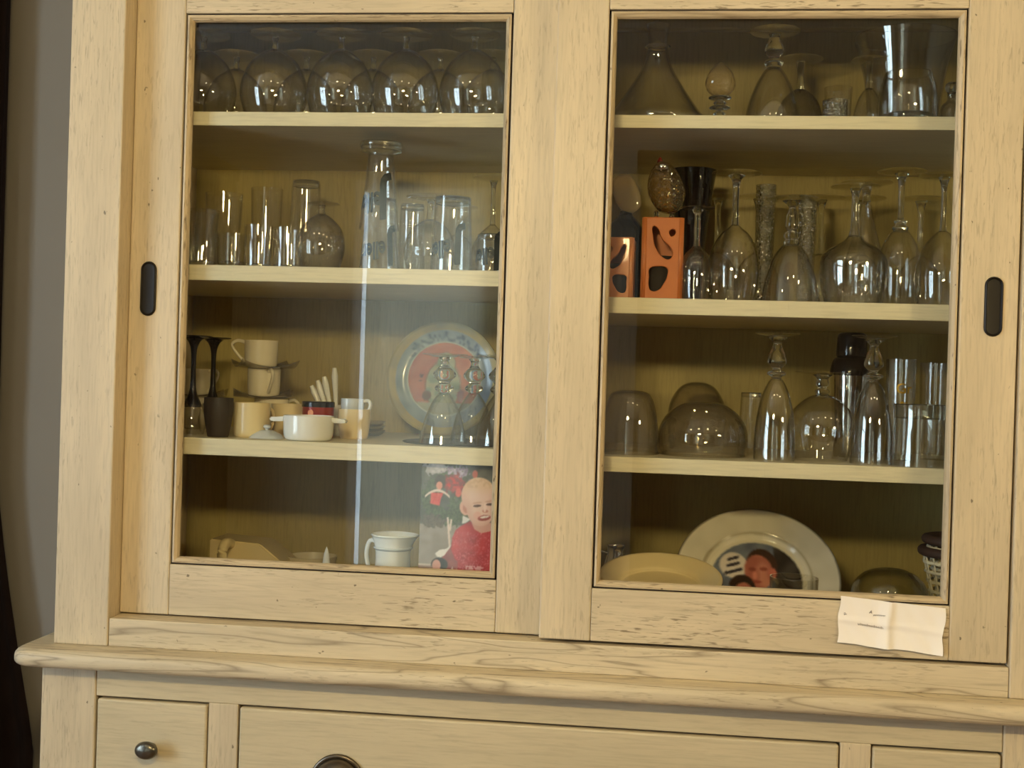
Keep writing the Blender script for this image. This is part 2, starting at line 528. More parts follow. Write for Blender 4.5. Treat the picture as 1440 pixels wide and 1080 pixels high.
for nm, x0, x1, y0, y1 in (('baseboard_front', X0, X1, YF, YF + .015), ('baseboard_right', X1 - .015, X1, YF + .015, YB),
                           ('baseboard_left', X0, X0 + .015, YF + .015, YB), ('baseboard_back', X0 + .015, -.93, YB - .015, YB)):
    struct(nm, box(x0, x1, y0, y1, FL, FL + .09, .003), M['door_paint'])
# curtained window added in the wall opposite for its bright reflection in the panes
VX0, VX1, VZ0, VZ1 = -1.50, -.80, -1.05, .98
bm = bmesh.new()
add_box(bm, VX0, VX0 + .05, YF - .09, YF + .012, VZ0, VZ1, .003); add_box(bm, VX1 - .05, VX1, YF - .09, YF + .012, VZ0, VZ1, .003)
add_box(bm, VX0 + .05, VX1 - .05, YF - .088, YF + .010, VZ0, VZ0 + .06, .003); add_box(bm, VX0 + .05, VX1 - .05, YF - .088, YF + .010, VZ1 - .06, VZ1, .003)
add_box(bm, VX0 + .05, VX1 - .05, YF - .07, YF - .02, -.28, -.23, .003)
w2 = struct('added_window', bm, M['door_paint'])
part('pane', box(VX0 + .05, VX1 - .05, YF - .05, YF - .046, -.23, VZ1 - .06), M['pane'], w2)
part('pane', box(VX0 + .05, VX1 - .05, YF - .05, YF - .046, VZ0 + .06, -.28), M['pane'], w2)
lc = thing('added_linen_curtain', 'linen curtain added for the pane reflection, in front of the tall window opposite the cabinet', 'curtain', (VX0 + .045, YF + .05, VZ0 - .1))
bm = bmesh.new(); n = 70
g = [[bm.verts.new((.035 + (VX1 - VX0 - .03) * i / n, .004 * math.sin(i * .45) + .001 * math.sin(i * 1.3), z)) for i in range(n + 1)] for z in (0, 1.0, 2.2)]
for j in range(2):
    for i in range(n):
        bm.faces.new((g[j][i], g[j][i + 1], g[j + 1][i + 1], g[j + 1][i]))
part('cloth', bm, M['linen'], lc, smooth=80)
part('rod', tube([(-.08, 0, 2.21), (.80, 0, 2.21)], .010, 10), M['lampmetal'], lc, smooth=60)

def wardrobe(x0, x1, h, d, label, nd):
    w = thing('wardrobe', label, 'wardrobe', ((x0 + x1) / 2, YF + .02, FL))
    hw = (x1 - x0) / 2
    part('body', box(-hw, hw, 0, d, 0, h, .004), M['dark_wood'], w)
    part('cornice', box(-hw - .02, hw + .02, 0, d + .03, h + .001, h + .07, .008), M['dark_wood'], w)
    for i in range(nd):
        a = -hw + .02 + i * (2 * hw - .04) / nd
        b = a + (2 * hw - .04) / nd
        dr = part('door', box(a + .003, b - .003, d + .001, d + .022, .08, h - .03, .004), M['dark_wood'], w)
        part('door_panel', box(a + .08, b - .08, d + .022, d + .028, .2, h - .15, .003), M['dark_wood'], dr)
        part('knob', lathe([(0, 0), (.012, 0), (.008, .012), (.017, .022), (.012, .032), (0, .034)], 20,
                           tf=Matrix.Translation(((b - .05) if i % 2 == 0 else (a + .05), d + .022, h * .48)) @ Matrix.Rotation(rad(-90), 4, 'X')), M['bronze'], dr, smooth=40)
    return w
wardrobe(-2.55, -2.12, 2.25, .5, 'tall dark brown wardrobe on the wall opposite the cabinet, in the window corner', 1)
wardrobe(-.06, 2.2, 2.25, .5, 'wide dark brown wardrobe on the wall opposite the cabinet, with four doors', 4)

# pendant lamp with a row of bulbs, hung in the room between camera and right-hand wall
def pendant(lx, ly, lz, label):
    lamp = thing('pendant_lamp', label, 'lamp', (lx, ly, lz), group='pendant lamps over the table')
    part('bar', box(-.13, .13, -.02, .02, .04, .07, .004), M['lampmetal'], lamp)
    for sx in (-.10, .10):
        part('cable', tube([(sx, 0, .07), (sx, 0, CE - lz - .03)], .003, 6), M['black'], lamp)
    part('canopy', box(-.14, .14, -.04, .04, CE - lz - .03, CE - lz, .004), M['lampmetal'], lamp)
    for i in range(2):
        b = part('bulb', lathe(spline([(0, -.068), (.030, -.056), (.045, -.022), (.034, .012), (.012, .024)], 5), 24, cx=-.06 + .12 * i), M['bulb'], lamp, smooth=180)
        part('socket', lathe([(.012, .022), (.014, .022), (.014, .042), (0, .042)], 16, cx=-.06 + .12 * i), M['lampmetal'], b, smooth=40)
pendant(-.25, -1.38, .39, 'added two bulb pendant lamp in front of the cabinet, opposite where the doors meet')  # second pendant, added to brighten the left half of the cabinet
pendant(1.45, -1.38, .39, 'two bulb pendant lamp hanging in front of the cabinet, beyond its far right post')
for i, (sx, where) in enumerate(((-1.3, 'nearest the window'), (-.4, 'second from the window'), (.5, 'third from the window'), (1.4, 'farthest from the window'))):  # ceiling fill lights, added for an even warm front and more sparkles
    d = thing('ceiling_fill_light', 'added round ceiling fill light, ' + where, 'lamp', (sx, -1.75, CE), group='added ceiling fill lights')
    part('ring', lathe([(.060, -.001), (.072, -.005), (.076, -.001), (.076, 0), (.060, 0)], 28), M['lampmetal'], d, smooth=40)
    part('lens', lathe([(0, -.0015), (.0595, -.0015), (.0595, -.0005), (0, -.0005)], 28), M['fillglow'], d)

# dark curtain at the left of the cabinet, against the grey wall
cu = thing('curtain', 'dark brown cloth hanging against grey wall beside the cabinet, flaring at its foot', 'curtain', (-1.196, .435, FL))
bm = bmesh.new()
nu, nv = 44, 40
g = []
for j in range(nv + 1):
    z = j / nv * (CE - FL - .06)
    zz = z + FL
    right = .0 if zz > -.2 else .0 + .085 * min(1, (-.2 - zz) / .5) ** 1.3
    row = []
    for i in range(nu + 1):
        t = i / nu
        x = -.26 + t * (.26 + right)
        amp = .012
        y = math.sin(t * 30 + .6 * math.sin(z * 2)) * amp
        row.append(bm.verts.new((x, y, z)))
    g.append(row)
for j in range(nv):
    for i in range(nu):
        bm.faces.new((g[j][i], g[j][i + 1], g[j + 1][i + 1], g[j + 1][i]))
bmesh.ops.solidify(bm, geom=bm.faces[:], thickness=.006)
part('cloth', bm, M['curtain'], cu, smooth=60)
part('rod', tube([(-.3, 0, CE - FL - .05), (.03, 0, CE - FL - .05)], .012, 12), M['dark_wood'], cu, smooth=50)

# ------------------------------------------------------------------ sideboard with its countertop
CL, CR, BK = -.8594, .5794, .462          # cabinet sides and back
SBZ = FL
sb = thing('sideboard', 'pale limed oak sideboard with drawers and a thick moulded countertop', 'sideboard', (-.14, 0, FL))
def sbx(*a, **k):                           # world box -> local to the sideboard
    x0, x1, y0, y1, z0, z1 = a[:6]
    return box(x0 + .14, x1 + .14, y0, y1, z0 - FL, z1 - FL, *a[6:], **k)
CT, CBt = -.4105, -.4375
def top_outline(inset, n=8):
    x0, x1, y0, r = -.905 + inset + .14, .625 - inset + .14, -.05 + inset, .024
    pts = [(x0, BK)]
    for cx_, a0 in ((x0 + r, PI), (x1 - r, 1.5 * PI)):
        for q in range(n + 1):
            a = a0 + PI / 2 * q / n
            pts.append((cx_ + r * math.cos(a), y0 + r + r * math.sin(a)))
    return pts + [(x1, BK)]
bm = bmesh.new()
lay = []
for inset, z in [(.010, CBt)] + [(.010 * (1 - math.sin(PI / 2 * q / 5)), CBt + .010 * (1 - math.cos(PI / 2 * q / 5))) for q in range(1, 6)] + \
                [(.012 * (1 - math.cos(PI / 2 * q / 6)), CT - .012 + .012 * math.sin(PI / 2 * q / 6)) for q in range(7)]:
    lay.append([bm.verts.new((x, y, z - FL)) for x, y in top_outline(inset)])
for a, b in zip(lay, lay[1:]):
    for q in range(len(a)):
        w_ = (q + 1) % len(a)
        bm.faces.new((a[q], a[w_], b[w_], b[q]))
bm.faces.new(lay[0][::-1]); bm.faces.new(lay[-1])
bmesh.ops.remove_doubles(bm, verts=bm.verts[:], dist=1e-5)
part('countertop', bm, M['oak_fig'], sb, smooth=40)
FYB = -.012                                 # face of the lower frame
bot = FL + .06
part('side_panel', sbx(-.8725, -.8505, .03, BK, bot, CBt, .001), M['oak_z'], sb)
part('side_panel', sbx(.5705, .5925, .03, BK, bot, CBt, .001), M['oak_z'], sb)
part('back_panel', sbx(-.8505, .5705, BK - .012, BK, bot, CBt), M['oak_back'], sb)
part('bottom_panel', sbx(-.8505, .5705, .03, BK - .012, bot, bot + .02), M['oak_x'], sb)
part('corner_post', sbx(-.8725, -.789, FYB, .03, FL + .0, CBt, .0025), M['oak_z'], sb)
part('corner_post', sbx(.489, .5925, FYB, .03, FL + .0, CBt, .0025), M['oak_z'], sb)
part('frame_rail', sbx(-.7882, .4882, FYB + .001, .02, -.482, CBt, .0015), M['oak_drawer'], sb)
DZ0, DZ1 = -.655, -.4855
part('frame_rail', sbx(-.7882, .4882, FYB + .001, .02, DZ0 - .045, DZ0 - .003, .0015), M['oak_x'], sb)
part('drawer_divider', sbx(-.6175, -.5735, FYB + .001, .02, DZ0 - .003, -.482, .0015), M['oak_z'], sb)
part('drawer_divider', sbx(.2755, .3165, FYB + .001, .02, DZ0 - .003, -.482, .0015), M['oak_z'], sb)
part('frame_backing', sbx(-.789, .489, .0205, .03, DZ0 - .05, -.47), M['gap'], sb)
def oval_knob(par, x, y, z):
    tf = Matrix.Translation((x + .14, y, z - FL)) @ Matrix.Rotation(rad(90), 4, 'X') @ Matrix.Diagonal((1.25, .95, 1, 1))
    part('knob', lathe(spline([(0, 0), (.006, 0), (.0055, .006), (.006, .012), (.0125, .016), (.0135, .020), (.010, .0255), (0, .028)], 3), 28, tf=tf), M['pewter'], par, smooth=60, label='oval dark pewter knob')
def cup_pull(par, x, y, z):
    bm = bmesh.new()
    # half dome shell: open downwards
    n, m_ = 22, 10
    W_, H_, D_ = .037, .040, .026
    def P(i, j, s):
        a = PI * i / n
        e = PI / 2 * j / m_
        return Vector((-math.cos(a) * math.cos(e * .999) * W_ * s, -math.sin(e) * D_ * s - .001, math.sin(a) * math.cos(e * .999) * H_ * s))
    for s in (1.0, .93):
        g = [[bm.verts.new(P(i, j, s)) for j in range(m_ + 1)] for i in range(n + 1)]
        for i in range(n):
            for j in range(m_):
                bm.faces.new((g[i][j], g[i + 1][j], g[i + 1][j + 1], g[i][j + 1]))
    add_tube(bm, [Vector((-math.cos(PI * i / n) * W_ * 1.06, -.002, math.sin(PI * i / n) * H_ * 1.06)) for i in range(n + 1)], .0033, 8)
    bmesh.ops.remove_doubles(bm, verts=bm.verts[:], dist=.0002)
    for v in bm.verts: v.co += Vector((x + .14, y, z - FL))
    part('cup_pull', bm, M['bronze'], par, smooth=60, label='domed dark bronze cup pull')
for (a, b, kind) in ((-.7855, -.6195, 'k'), (-.5705, .2735, 'c'), (.3185, .4865, 'k')):
    dr = part('drawer', sbx(a, b, FYB - .001, .018, DZ0, DZ1, .003), M['oak_drawer'], sb)
    if kind == 'k': oval_knob(dr, -.701 if a < 0 else (a + b) / 2, FYB - .001, -.5505 if a < 0 else -.57)
    else:
        cup_pull(dr, -.423, FYB - .001, -.588)
        cup_pull(dr, .126, FYB - .001, -.588)
for k in range(3):
    a = -.7855 + k * .4255
    dr = part('cupboard_door', sbx(a, a + .421, FYB, .018, FL + .10, DZ0 - .05, .003), M['oak_z'], sb)
    part('door_panel', sbx(a + .07, a + .351, FYB - .006, FYB, FL + .18, DZ0 - .13, .004), M['oak_z'], dr)
part('plinth', sbx(-.7882, .4882, FYB + .01, .02, FL, FL + .095, .002), M['oak_x'], sb)

# ------------------------------------------------------------------ display cabinet (upper part)
cab = thing('display_cabinet', 'pale limed oak display cabinet with two sliding glass doors standing on the sideboard', 'cabinet', (-.14, 0, CT))
def cbx(x0, x1, y0, y1, z0, z1, *a, **k):
    return box(x0 + .14, x1 + .14, y0, y1, z0 - CT, z1 - CT, *a, **k)
TOP = .70
part('face_post', cbx(CL, -.7764, -.005, .062, CT, TOP, .002), M['oak_z'], cab)
part('face_post', cbx(.4964, CR, -.005, .062, CT, TOP, .002), M['oak_z'], cab)
part('side_panel', cbx(CL, CL + .02, .0622, BK, CT, TOP, .001), M['oak_z'], cab)
part('side_panel', cbx(CR - .02, CR, .0622, BK, CT, TOP, .001), M['oak_z'], cab)
part('bottom_rail', cbx(-.7758, .4958, -.003, .06, CT, -.3695, .0015), M['oak_fig'], cab)
part('top_rail', cbx(-.7758, .4958, -.003, .06, .612, TOP, .0015), M['oak_x'], cab)
part('cornice', cbx(CL - .03, CR + .03, -.04, BK, TOP, TOP + .03, .006), M['oak_x'], cab)
FLOOR4 = -.395
part('bottom_panel', cbx(CL + .02, CR - .02, .0625, BK - .012, -.409, FLOOR4), M['oak_x'], cab)
part('top_panel', cbx(CL + .02, CR - .02, .0625, BK - .012, .64, .66), M['oak_x'], cab)
part('back_panel', cbx(CL + .0205, CR - .0205, BK - .0115, BK, CT + .001, TOP - .001), M['oak_back'], cab)
part('center_divider', cbx(-.152, -.128, .0626, BK - .0125, FLOOR4, .64), M['oak_z'], cab)
part('back_cleat', cbx(-.838, -.153, BK - .033, BK - .0125, .618, .639, .004), M['oak_back'], cab)
part('back_cleat', cbx(-.127, .558, BK - .033, BK - .0125, .618, .639, .004), M['oak_back'], cab)
Z1L, Z1R, Z2L, Z2R, Z3L, Z3R = .389, .388, .158, .1234, -.1035, -.108
for z, th, a, b in ((Z1L, .021, -.838, -.153), (Z2L, .0235, -.838, -.153), (Z3L, .0255, -.838, -.153),
                    (Z1R, .019, -.127, .558), (Z2R, .0235, -.127, .558), (Z3R, .0225, -.127, .558)):
    part('shelf', cbx(a, b, .0605, BK - .0125, z - th, z, .0012), M['shelf'], cab)

def sliding_door(yd, x0, x1, z0, z1, ox0, ox1, oz0, oz1, pull_x):
    d = link('sliding_door', None, cab)
    th = .024
    part('door_stile', cbx(x0, ox0 - .0004, yd, yd + th, z0, z1, .0022), M['oak_z'], d)
    part('door_stile', cbx(ox1 + .0004, x1, yd, yd + th, z0, z1, .0022), M['oak_z'], d)
    part('door_rail', cbx(ox0, ox1, yd + .0004, yd + th - .0004, z0 + .0003, oz0, .0012), M['oak_x'], d)
    part('door_rail', cbx(ox0, ox1, yd + .0004, yd + th - .0004, oz1, z1 - .0003, .0012), M['oak_x'], d)
    # dark joint groove behind the beads, then four mitred sloping beads
    bw, g = .0110, .0026
    def bead(p, q, r, s, mat):
        bm = bmesh.new()
        prof = [(0.0, yd + .0015), (.35, yd + .0005), (.8, yd + .004), (1.0, yd + .0085), (1.0, yd + .0115), (0.0, yd + .0115)]
        rings = []
        for (ax, az), (bx_, bz) in ((p, q), (s, r)):
            rings.append([bm.verts.new((ax + (bx_ - ax) * t + .14, y, az + (bz - az) * t - CT)) for t, y in prof])
        n = len(prof)
        for i in range(n):
            bm.faces.new((rings[0][i], rings[0][(i + 1) % n], rings[1][(i + 1) % n], rings[1][i]))
        bm.faces.new(rings[0]); bm.faces.new(rings[1][::-1])
        part('glazing_bead', bm, mat, d)
    A = [(ox0 + g, oz0 + g), (ox1 - g, oz0 + g), (ox1 - g, oz1 - g), (ox0 + g, oz1 - g)]
    B = [(ox0 + bw, oz0 + bw), (ox1 - bw, oz0 + bw), (ox1 - bw, oz1 - bw), (ox0 + bw, oz1 - bw)]
    for i in range(4):
        j = (i + 1) % 4
        bead(A[i], B[i], B[j], A[j], M['bead_x'] if i in (0, 2) else M['bead'])
    bm = bmesh.new()
    for a in ((ox0, ox0 + .006, oz0, oz1), (ox1 - .006, ox1, oz0, oz1), (ox0, ox1, oz0, oz0 + .006), (ox0, ox1, oz1 - .006, oz1)):
        add_box(bm, a[0] + .14, a[1] + .14, yd + .006, yd + .0112, a[2] - CT, a[3] - CT)
    part('glazing_groove', bm, M['gap'], d)
    part('glass_pane', cbx(ox0 + .002, ox1 - .002, yd + .0118, yd + .0158, oz0 + .002, oz1 - .002), M['pane'], d, label='clear glass pane')
    # recessed finger pull: flat rim, dark dished inside
    bm = bmesh.new()
    hw, hh = .0122, .0408
    def stad(s, y, n=10):
        w_, h_ = hw - s, hh - s
        pts = []
        for k in range(2 * n + 2):
            top = k <= n
            a = PI * (k / n) if top else PI * ((k - 1) / n)
            pts.append((w_ * math.cos(a), y, (h_ - w_ if top else -(h_ - w_)) + w_ * math.sin(a)))
        return pts
    lay = [stad(0, yd - .0002), stad(.0004, yd - .0022), stad(.0018, yd - .003), stad(.0030, yd - .0018), stad(.0036, yd + .004 - .0045), stad(.006, yd - .0003)]
    rings = [[bm.verts.new((pull_x + .14 + p[0], p[1], .1178 - CT + p[2])) for p in L_] for L_ in lay]
    for a, b in zip(rings, rings[1:]):
        n = len(a)
        for k in range(n):
            bm.faces.new((a[k], a[(k + 1) % n], b[(k + 1) % n], b[k]))
    bm.faces.new(rings[-1])
    part('finger_pull', bm, M['bronze_dark'], d, smooth=50, label='dark bronze oval finger pull')
    return d
sliding_door(.032, -.7760, -.1185, -.3672, .604, -.6997, -.2096, -.2916, .5286, -.7453)
sliding_door(.0, -.1427, .4932, -.3650, .604, -.0699, .4167, -.2908, .5223, .4609)
part('door_track', cbx(-.775, .495, .0585, .0605, -.3685, -.3645), M['gap'], cab)

# ------------------------------------------------------------------ glassware builders (sizes in photo pixels at their own depth)
def scaled(prof, k):
    return [(r * k, z * k) for r, z in prof]

def base(px, Y, z, dz=0.0):
    p = at(px, 540 - z / kpx(Y) + (px - 720) * .031, Y)
    return (p.x, Y, z + dz)

WALL = .0011
def inverted(name, label, px, Y, z, bowl, stem=None, foot=None, cat='glass', group=None, bowl_mat='glass', stem_mat='stem', foot_mat='foot', dz=0.0, th=WALL, seg=48, n=5):
    """a glass standing on its rim: bowl > stem > foot"""
    k = kpx(Y)
    t = thing(name, label, cat, base(px, Y, z, dz), group=group)
    part('bowl', lathe(shell(scaled(spline(bowl, n), k), th), seg), M[bowl_mat], t, smooth=60)
    if stem: part('stem', lathe([(0, stem[0][1] * k)] + scaled(spline(stem, 5), k) + [(0, stem[-1][1] * k)], 24), M[stem_mat], t, smooth=60)
    if foot:
        r, z0, z1 = foot
        part('foot', lathe(scaled([(0, z0)] + spline([(r * .12, z0 - .2), (r * .5, z0 + .5), (r * .97, z1 - 1.6), (r, z1 - .8), (r * .97, z1)], 4) + [(0, z1)], k), seg), M[foot_mat], t, smooth=60)
    return t

def tumbler(name, label, px, Y, z, prof, base_h=6, inv=False, cat='glass', group=None, mat='glass', base_mat='stem', dz=0.0, th=.0016, n=5, seg=48):
    """straight drinking glass, profile given from its base upwards; thick base as a part"""
    k = kpx(Y)
    t = thing(name, label, cat, base(px, Y, z, dz), group=group)
    H = prof[-1][1]
    pr = spline(prof, n)
    wall = [(r, zz) for r, zz in pr][::-1]
    r0 = prof[0][0]
    bw, bb = shell(scaled(wall, k), th), [(0, .5), (r0 * .9, .5), (r0 * .965, 1.5), (r0 * .965, base_h), (0, base_h * .8)]
    if inv:
        bw = [(r, H * k - zz) for r, zz in bw]; bb = [(r, H - zz) for r, zz in bb]
    part('wall', lathe(bw, seg), M[mat], t, smooth=50)
    part('base', lathe(scaled(bb, k), seg), M[base_mat], t, smooth=40)
    return t

def cyl_text(parent, txt, size, r_of_z, zc, ang, mat, inv=True, shear=.2, bold=.0005, tilt=0.0, name='lettering', xs=1.0):
    """lettering wrapped round a glass; ang = direction it faces, 0 = towards the room"""
    bm = text_bm(txt, size, shear, bold)
    bmesh.ops.subdivide_edges(bm, edges=[e for e in bm.edges if e.calc_length() > size * .25], cuts=2)
    for v in bm.verts:
        x, y = v.co.x * xs, v.co.y - size * .33
        x, y = x * math.cos(tilt) - y * math.sin(tilt), x * math.sin(tilt) + y * math.cos(tilt)
        if inv: x, y = -x, -y
        zz = zc + y
        r = r_of_z(zz) + .0005
        a = ang + x / r
        v.co = Vector((r * math.sin(a), -r * math.cos(a), zz))
    return part(name, bm, mat, parent)

# ------------------------------------------------------------------ left door, top shelf: balloon glasses
balloon = [(36, 0), (43, 18), (48.5, 42), (45, 66), (34, 88), (18, 102), (6, 108)]
def balloon_at(px, Y, label, g=None):
    return inverted('balloon_wine_glass', label, px, Y, Z1L, balloon, [(6, 107), (4.2, 111), (3.6, 118), (5, 126)], (36, 126, 130), group=g)
nm = ['front row leftmost', 'front row second', 'front row middle', 'front row fourth', 'front row beside center stile']
nb = ['leftmost of back row', 'second of back row', 'middle of back row', 'fourth of back row', 'rightmost of back row']
proto = None
for i, px in enumerate((284, 384, 477, 568, 664)):
    lab = 'clear balloon wine glass upside down on top left shelf, ' + nm[i]
    if proto is None: proto = balloon_at(px, .15, lab, 'balloon glasses on the top left shelf')
    else: dup(proto, base(px, .15, Z1L), lab)
for i, px in enumerate((330, 428, 522, 616, 690)):
    dup(proto, base(px, .27, Z1L), 'balloon wine glass upside down at back of top left shelf, ' + nb[i])

# ------------------------------------------------------------------ left door, second shelf
k = kpx(.12)
t = tumbler('glass_mug', 'small clear glass mug with dark edged handle at left end of second left shelf', 284, .12, Z2L, [(19, 0), (20, 6), (20, 40), (23, 84)], 9, cat='mug', mat='glass_thick')
part('handle', tube([(-.021, -.004, .080), (-.033, -.012, .083), (-.038, -.014, .065), (-.033, -.012, .03), (-.021, -.004, .016)], .0032, 10), M['stem'], t, smooth=60)
tumbler('tall_tumbler', 'tall clear tumbler behind the glass mug on second left shelf', 312, .25, Z2L, [(22, 0), (24, 50), (27, 118)], 7)
tumbler('whisky_tumbler', 'short heavy whisky tumbler right of the glass mug on second left shelf', 324, .15, Z2L, [(20, 0), (21, 10), (22, 52)], 12, mat='glass_thick')
tumbler('short_tumbler', 'short clear tumbler with a bright vertical glint on second left shelf', 362, .11, Z2L, [(18, 0), (19, 8), (20, 62)], 6)
tumbler('short_tumbler', 'plain short clear tumbler next to brown snifter on second left shelf', 403, .12, Z2L, [(19, 0), (20, 8), (20.5, 60)], 6)
tumbler('highball_glass', 'tall highball glass upside down behind the snifter on second left shelf', 427, .28, Z2L, [(19, 0), (21, 20), (25, 140)], 8, inv=True)
tumbler('highball_glass', 'tall highball glass standing upright at back between mug and snifter', 372, .31, Z2L, [(19, 0), (20, 20), (23, 130)], 8)
inverted('brandy_snifter', 'brown tinted brandy snifter upside down on second left shelf', 450, .16, Z2L, [(25, 0), (32, 20), (34.5, 40), (30, 62), (16, 78), (6, 84)], [(6, 83), (4, 90), (5, 97)], (25, 97, 100), bowl_mat='smoke', stem_mat='stem')

def jeller(label, px, Y, prof, base_h, txts, stacked=0.0, foot=None, tsize=.034):
    k = kpx(Y)
    t = tumbler('beer_glass', label, px, Y, Z2L, prof, base_h, inv=True, dz=stacked * k, cat='beer glass')
    H = prof[-1][1]
    pr = spline(prof, 5)
    def rz(zz):
        q = H - zz / k
        for (r0, z0), (r1, z1) in zip(pr, pr[1:]):
            if z0 <= q <= z1: return (r0 + (r1 - r0) * (q - z0) / max(1e-6, z1 - z0)) * k
        return pr[-1][0] * k
    for txt_z, ang in txts:
        cyl_text(t, 'J', tsize * 1.75, rz, txt_z * k, ang + .55, M['greenink'], shear=.15, bold=.0022, tilt=.12, xs=.9)
        cyl_text(t, 'eller', tsize, rz, txt_z * k - .003, ang - .48, M['greenink'], shear=.1, bold=.0013, tilt=.15, xs=.62)
    return t
jeller('slim beer glass upside down with dark green lettering, lower of the stacked two', 533, .12, [(21, 0), (22, 30), (27, 80), (29, 104)], 6, [(30, .35)], tsize=.036)
jeller('slim beer glass upside down with dark green lettering, stacked on the lower one', 531, .12, [(30, 0), (30, 7), (20, 14), (19, 24), (23, 70), (29, 124)], 12, [(38, -.02)], stacked=60, tsize=.042)
jeller('wide beer glass upside down with dark green lettering in the front row', 634, .105, [(26, 0), (27, 30), (29, 70), (30, 106)], 9, [(32, .0)], tsize=.036)
jeller('short beer glass upside down with dark green lettering beside the right stile', 690, .10, [(20, 0), (21, 12), (23, 54)], 6, [(24, .05)], tsize=.034)
tumbler('water_tumbler', 'clear water tumbler upside down behind stacked lettered beer glasses', 577, .27, Z2L, [(17, 0), (18, 20), (20, 108)], 7, inv=True)
inverted('goblet', 'wide clear goblet upside down between lettered beer glasses, second left shelf', 603, .2, Z2L, [(28, 0), (36, 24), (37, 44), (28, 66), (14, 78), (6, 82)], [(6, 81), (5, 92), (5, 104), (7, 110)], (35, 110, 115))
inverted('wine_glass', 'slim stemmed wine glass upside down beside right stile, second left shelf', 690, .25, Z2L, [(27, 0), (31, 22), (30, 42), (20, 64), (8, 76), (4, 80)], [(4, 79), (3.2, 95), (3.2, 130), (6, 142)], (29, 142, 146))
inverted('wine_glass', 'stemmed wine glass upside down behind the wide lettered beer glass', 642, .33, Z2L, [(25, 0), (30, 24), (27, 46), (14, 64), (4, 72)], [(4, 71), (3.5, 90), (5, 106)], (27, 106, 110))

# ------------------------------------------------------------------ left door, third shelf
def black_stem(px, Y, label):
    t = inverted('black_stemmed_glass', label, px, Y, Z3L, [(17, 0), (20, 12), (20, 24), (16, 40), (14, 44)], [(13.5, 40), (12, 46), (6, 60), (4, 76), (4, 118), (8, 134), (14, 140)], (26, 140, 144),
                 stem_mat='blackband', foot_mat='blackband', group='black stemmed glasses on the third left shelf')
    return t
b1 = black_stem(269, .15, 'black stemmed liqueur glass upside down next to door edge, third left shelf')
dup(b1, base(297, .235, Z3L), 'black stemmed liqueur glass upside down behind the dark brown cup')
def cup_bm(r0, r1, h, th=.0028, curve=None):
    pr = curve or [(r1, h), (r1 * .995, h * .6), (r0 * 1.02, h * .12), (r0 * .9, 0)]
    return lathe(shell(spline(pr, 5), th), 40)
k = kpx(.105)
t = thing('stoneware_cup', 'dark brown tapered stoneware cup at front of third left shelf', 'cup', base(306, .105, Z3L))
part('body', cup_bm(16 * k, 21 * k, 57 * k), M['darkcup'], t, smooth=50)
k = kpx(.13)
t = thing('mug', 'straight cream mug without saucer in front of the stacked espresso cups', 'mug', base(353, .13, Z3L))
part('body', cup_bm(25 * k, 26 * k, 50 * k), M['creamdish'], t, smooth=50)
part('handle', tube([(.012, .026, .044), (.018, .042, .042), (.020, .046, .028), (.018, .040, .014), (.012, .026, .012)], .003, 8), M['creamdish'], t, smooth=60)

def square_saucer(label, x, y, z, rot):
    """thin square glass plate whose corners curl up"""
    t = thing('glass_saucer', label, 'saucer', (x, y, z), (0, 0, rot))
    bm = bmesh.new(); n = 14; h = .047
    gs = []
    for th in (0, .0022):
        gs.append([[bm.verts.new((-h + 2 * h * i / n, -h + 2 * h * j / n, th + .012 * (abs(-1 + 2 * i / n) * abs(-1 + 2 * j / n)) ** 2.0 + .004 * max(0, max(abs(-1 + 2 * i / n), abs(-1 + 2 * j / n)) - .55))) for j in range(n + 1)] for i in range(n + 1)])
    for q, g in enumerate(gs):
        for i in range(n):
            for j in range(n):
                f = (g[i][j], g[i + 1][j], g[i + 1][j + 1], g[i][j + 1])
                bm.faces.new(f if q else f[::-1])
    a, b = gs
    for i in range(n):
        for (p, q) in (((i, 0), (i + 1, 0)), ((i, n), (i + 1, n)), ((0, i), (0, i + 1)), ((n, i), (n, i + 1))):
            bm.faces.new((a[p[0]][p[1]], a[q[0]][q[1]], b[q[0]][q[1]], b[p[0]][p[1]]))
    part('plate', bm, M['smoke'], t, smooth=40)
    return t
def espresso(label, x, y, z, ang, r=.026, h=.042, mat='cream'):
    t = thing('espresso_cup', label, 'cup', (x, y, z), (0, 0, ang))
    part('body', cup_bm(r * .93, r, h, .0024), M[mat], t, smooth=50)
    part('handle', tube([(r * .95, 0, h * .92), (r * 1.45, 0, h * .97), (r * 1.75, 0, h * .78), (r * 1.3, 0, h * .38), (r * .95, 0, h * .16)], [.0032, .003, .0024, .0026, .003], 10), M[mat], t, smooth=60)
    return t
sx, sy, sz = base(367, .25, Z3L)
espresso('cream espresso cup at the bottom of the cup and saucer stack', sx + .016, sy, Z3L, rad(40), .028, .058)
square_saucer('square glass saucer with curled corners, lower of the two between stacked cups', sx, sy, Z3L + .0582, rad(20))
espresso('cream espresso cup with handle to the front, middle of the stack', sx + .002, sy, Z3L + .0612, rad(-55), .027, .046)
square_saucer('square glass saucer with curled corners, upper of the two between stacked cups', sx + .003, sy, Z3L + .1074, rad(30))
espresso('cream espresso cup with looped handle to the side, topmost of the stack', sx - .004, sy, Z3L + .1104, rad(190), .0275, .044)
s2x, s2y, _ = base(271, .33, Z3L)
espresso('cream espresso cup under the saucer behind black stemmed glasses', s2x + .01, s2y, Z3L, rad(10), .028, .055)
square_saucer('square glass saucer behind black stemmed glasses', s2x + .008, s2y, Z3L + .0552, rad(15))
espresso('cream espresso cup on a saucer behind the black stems', s2x + .006, s2y, Z3L + .0582, rad(-20), .026, .046)
k = kpx(.21)
t = thing('cream_cup', 'low cream cup behind the pale lid on third left shelf', 'cup', base(405, .21, Z3L))
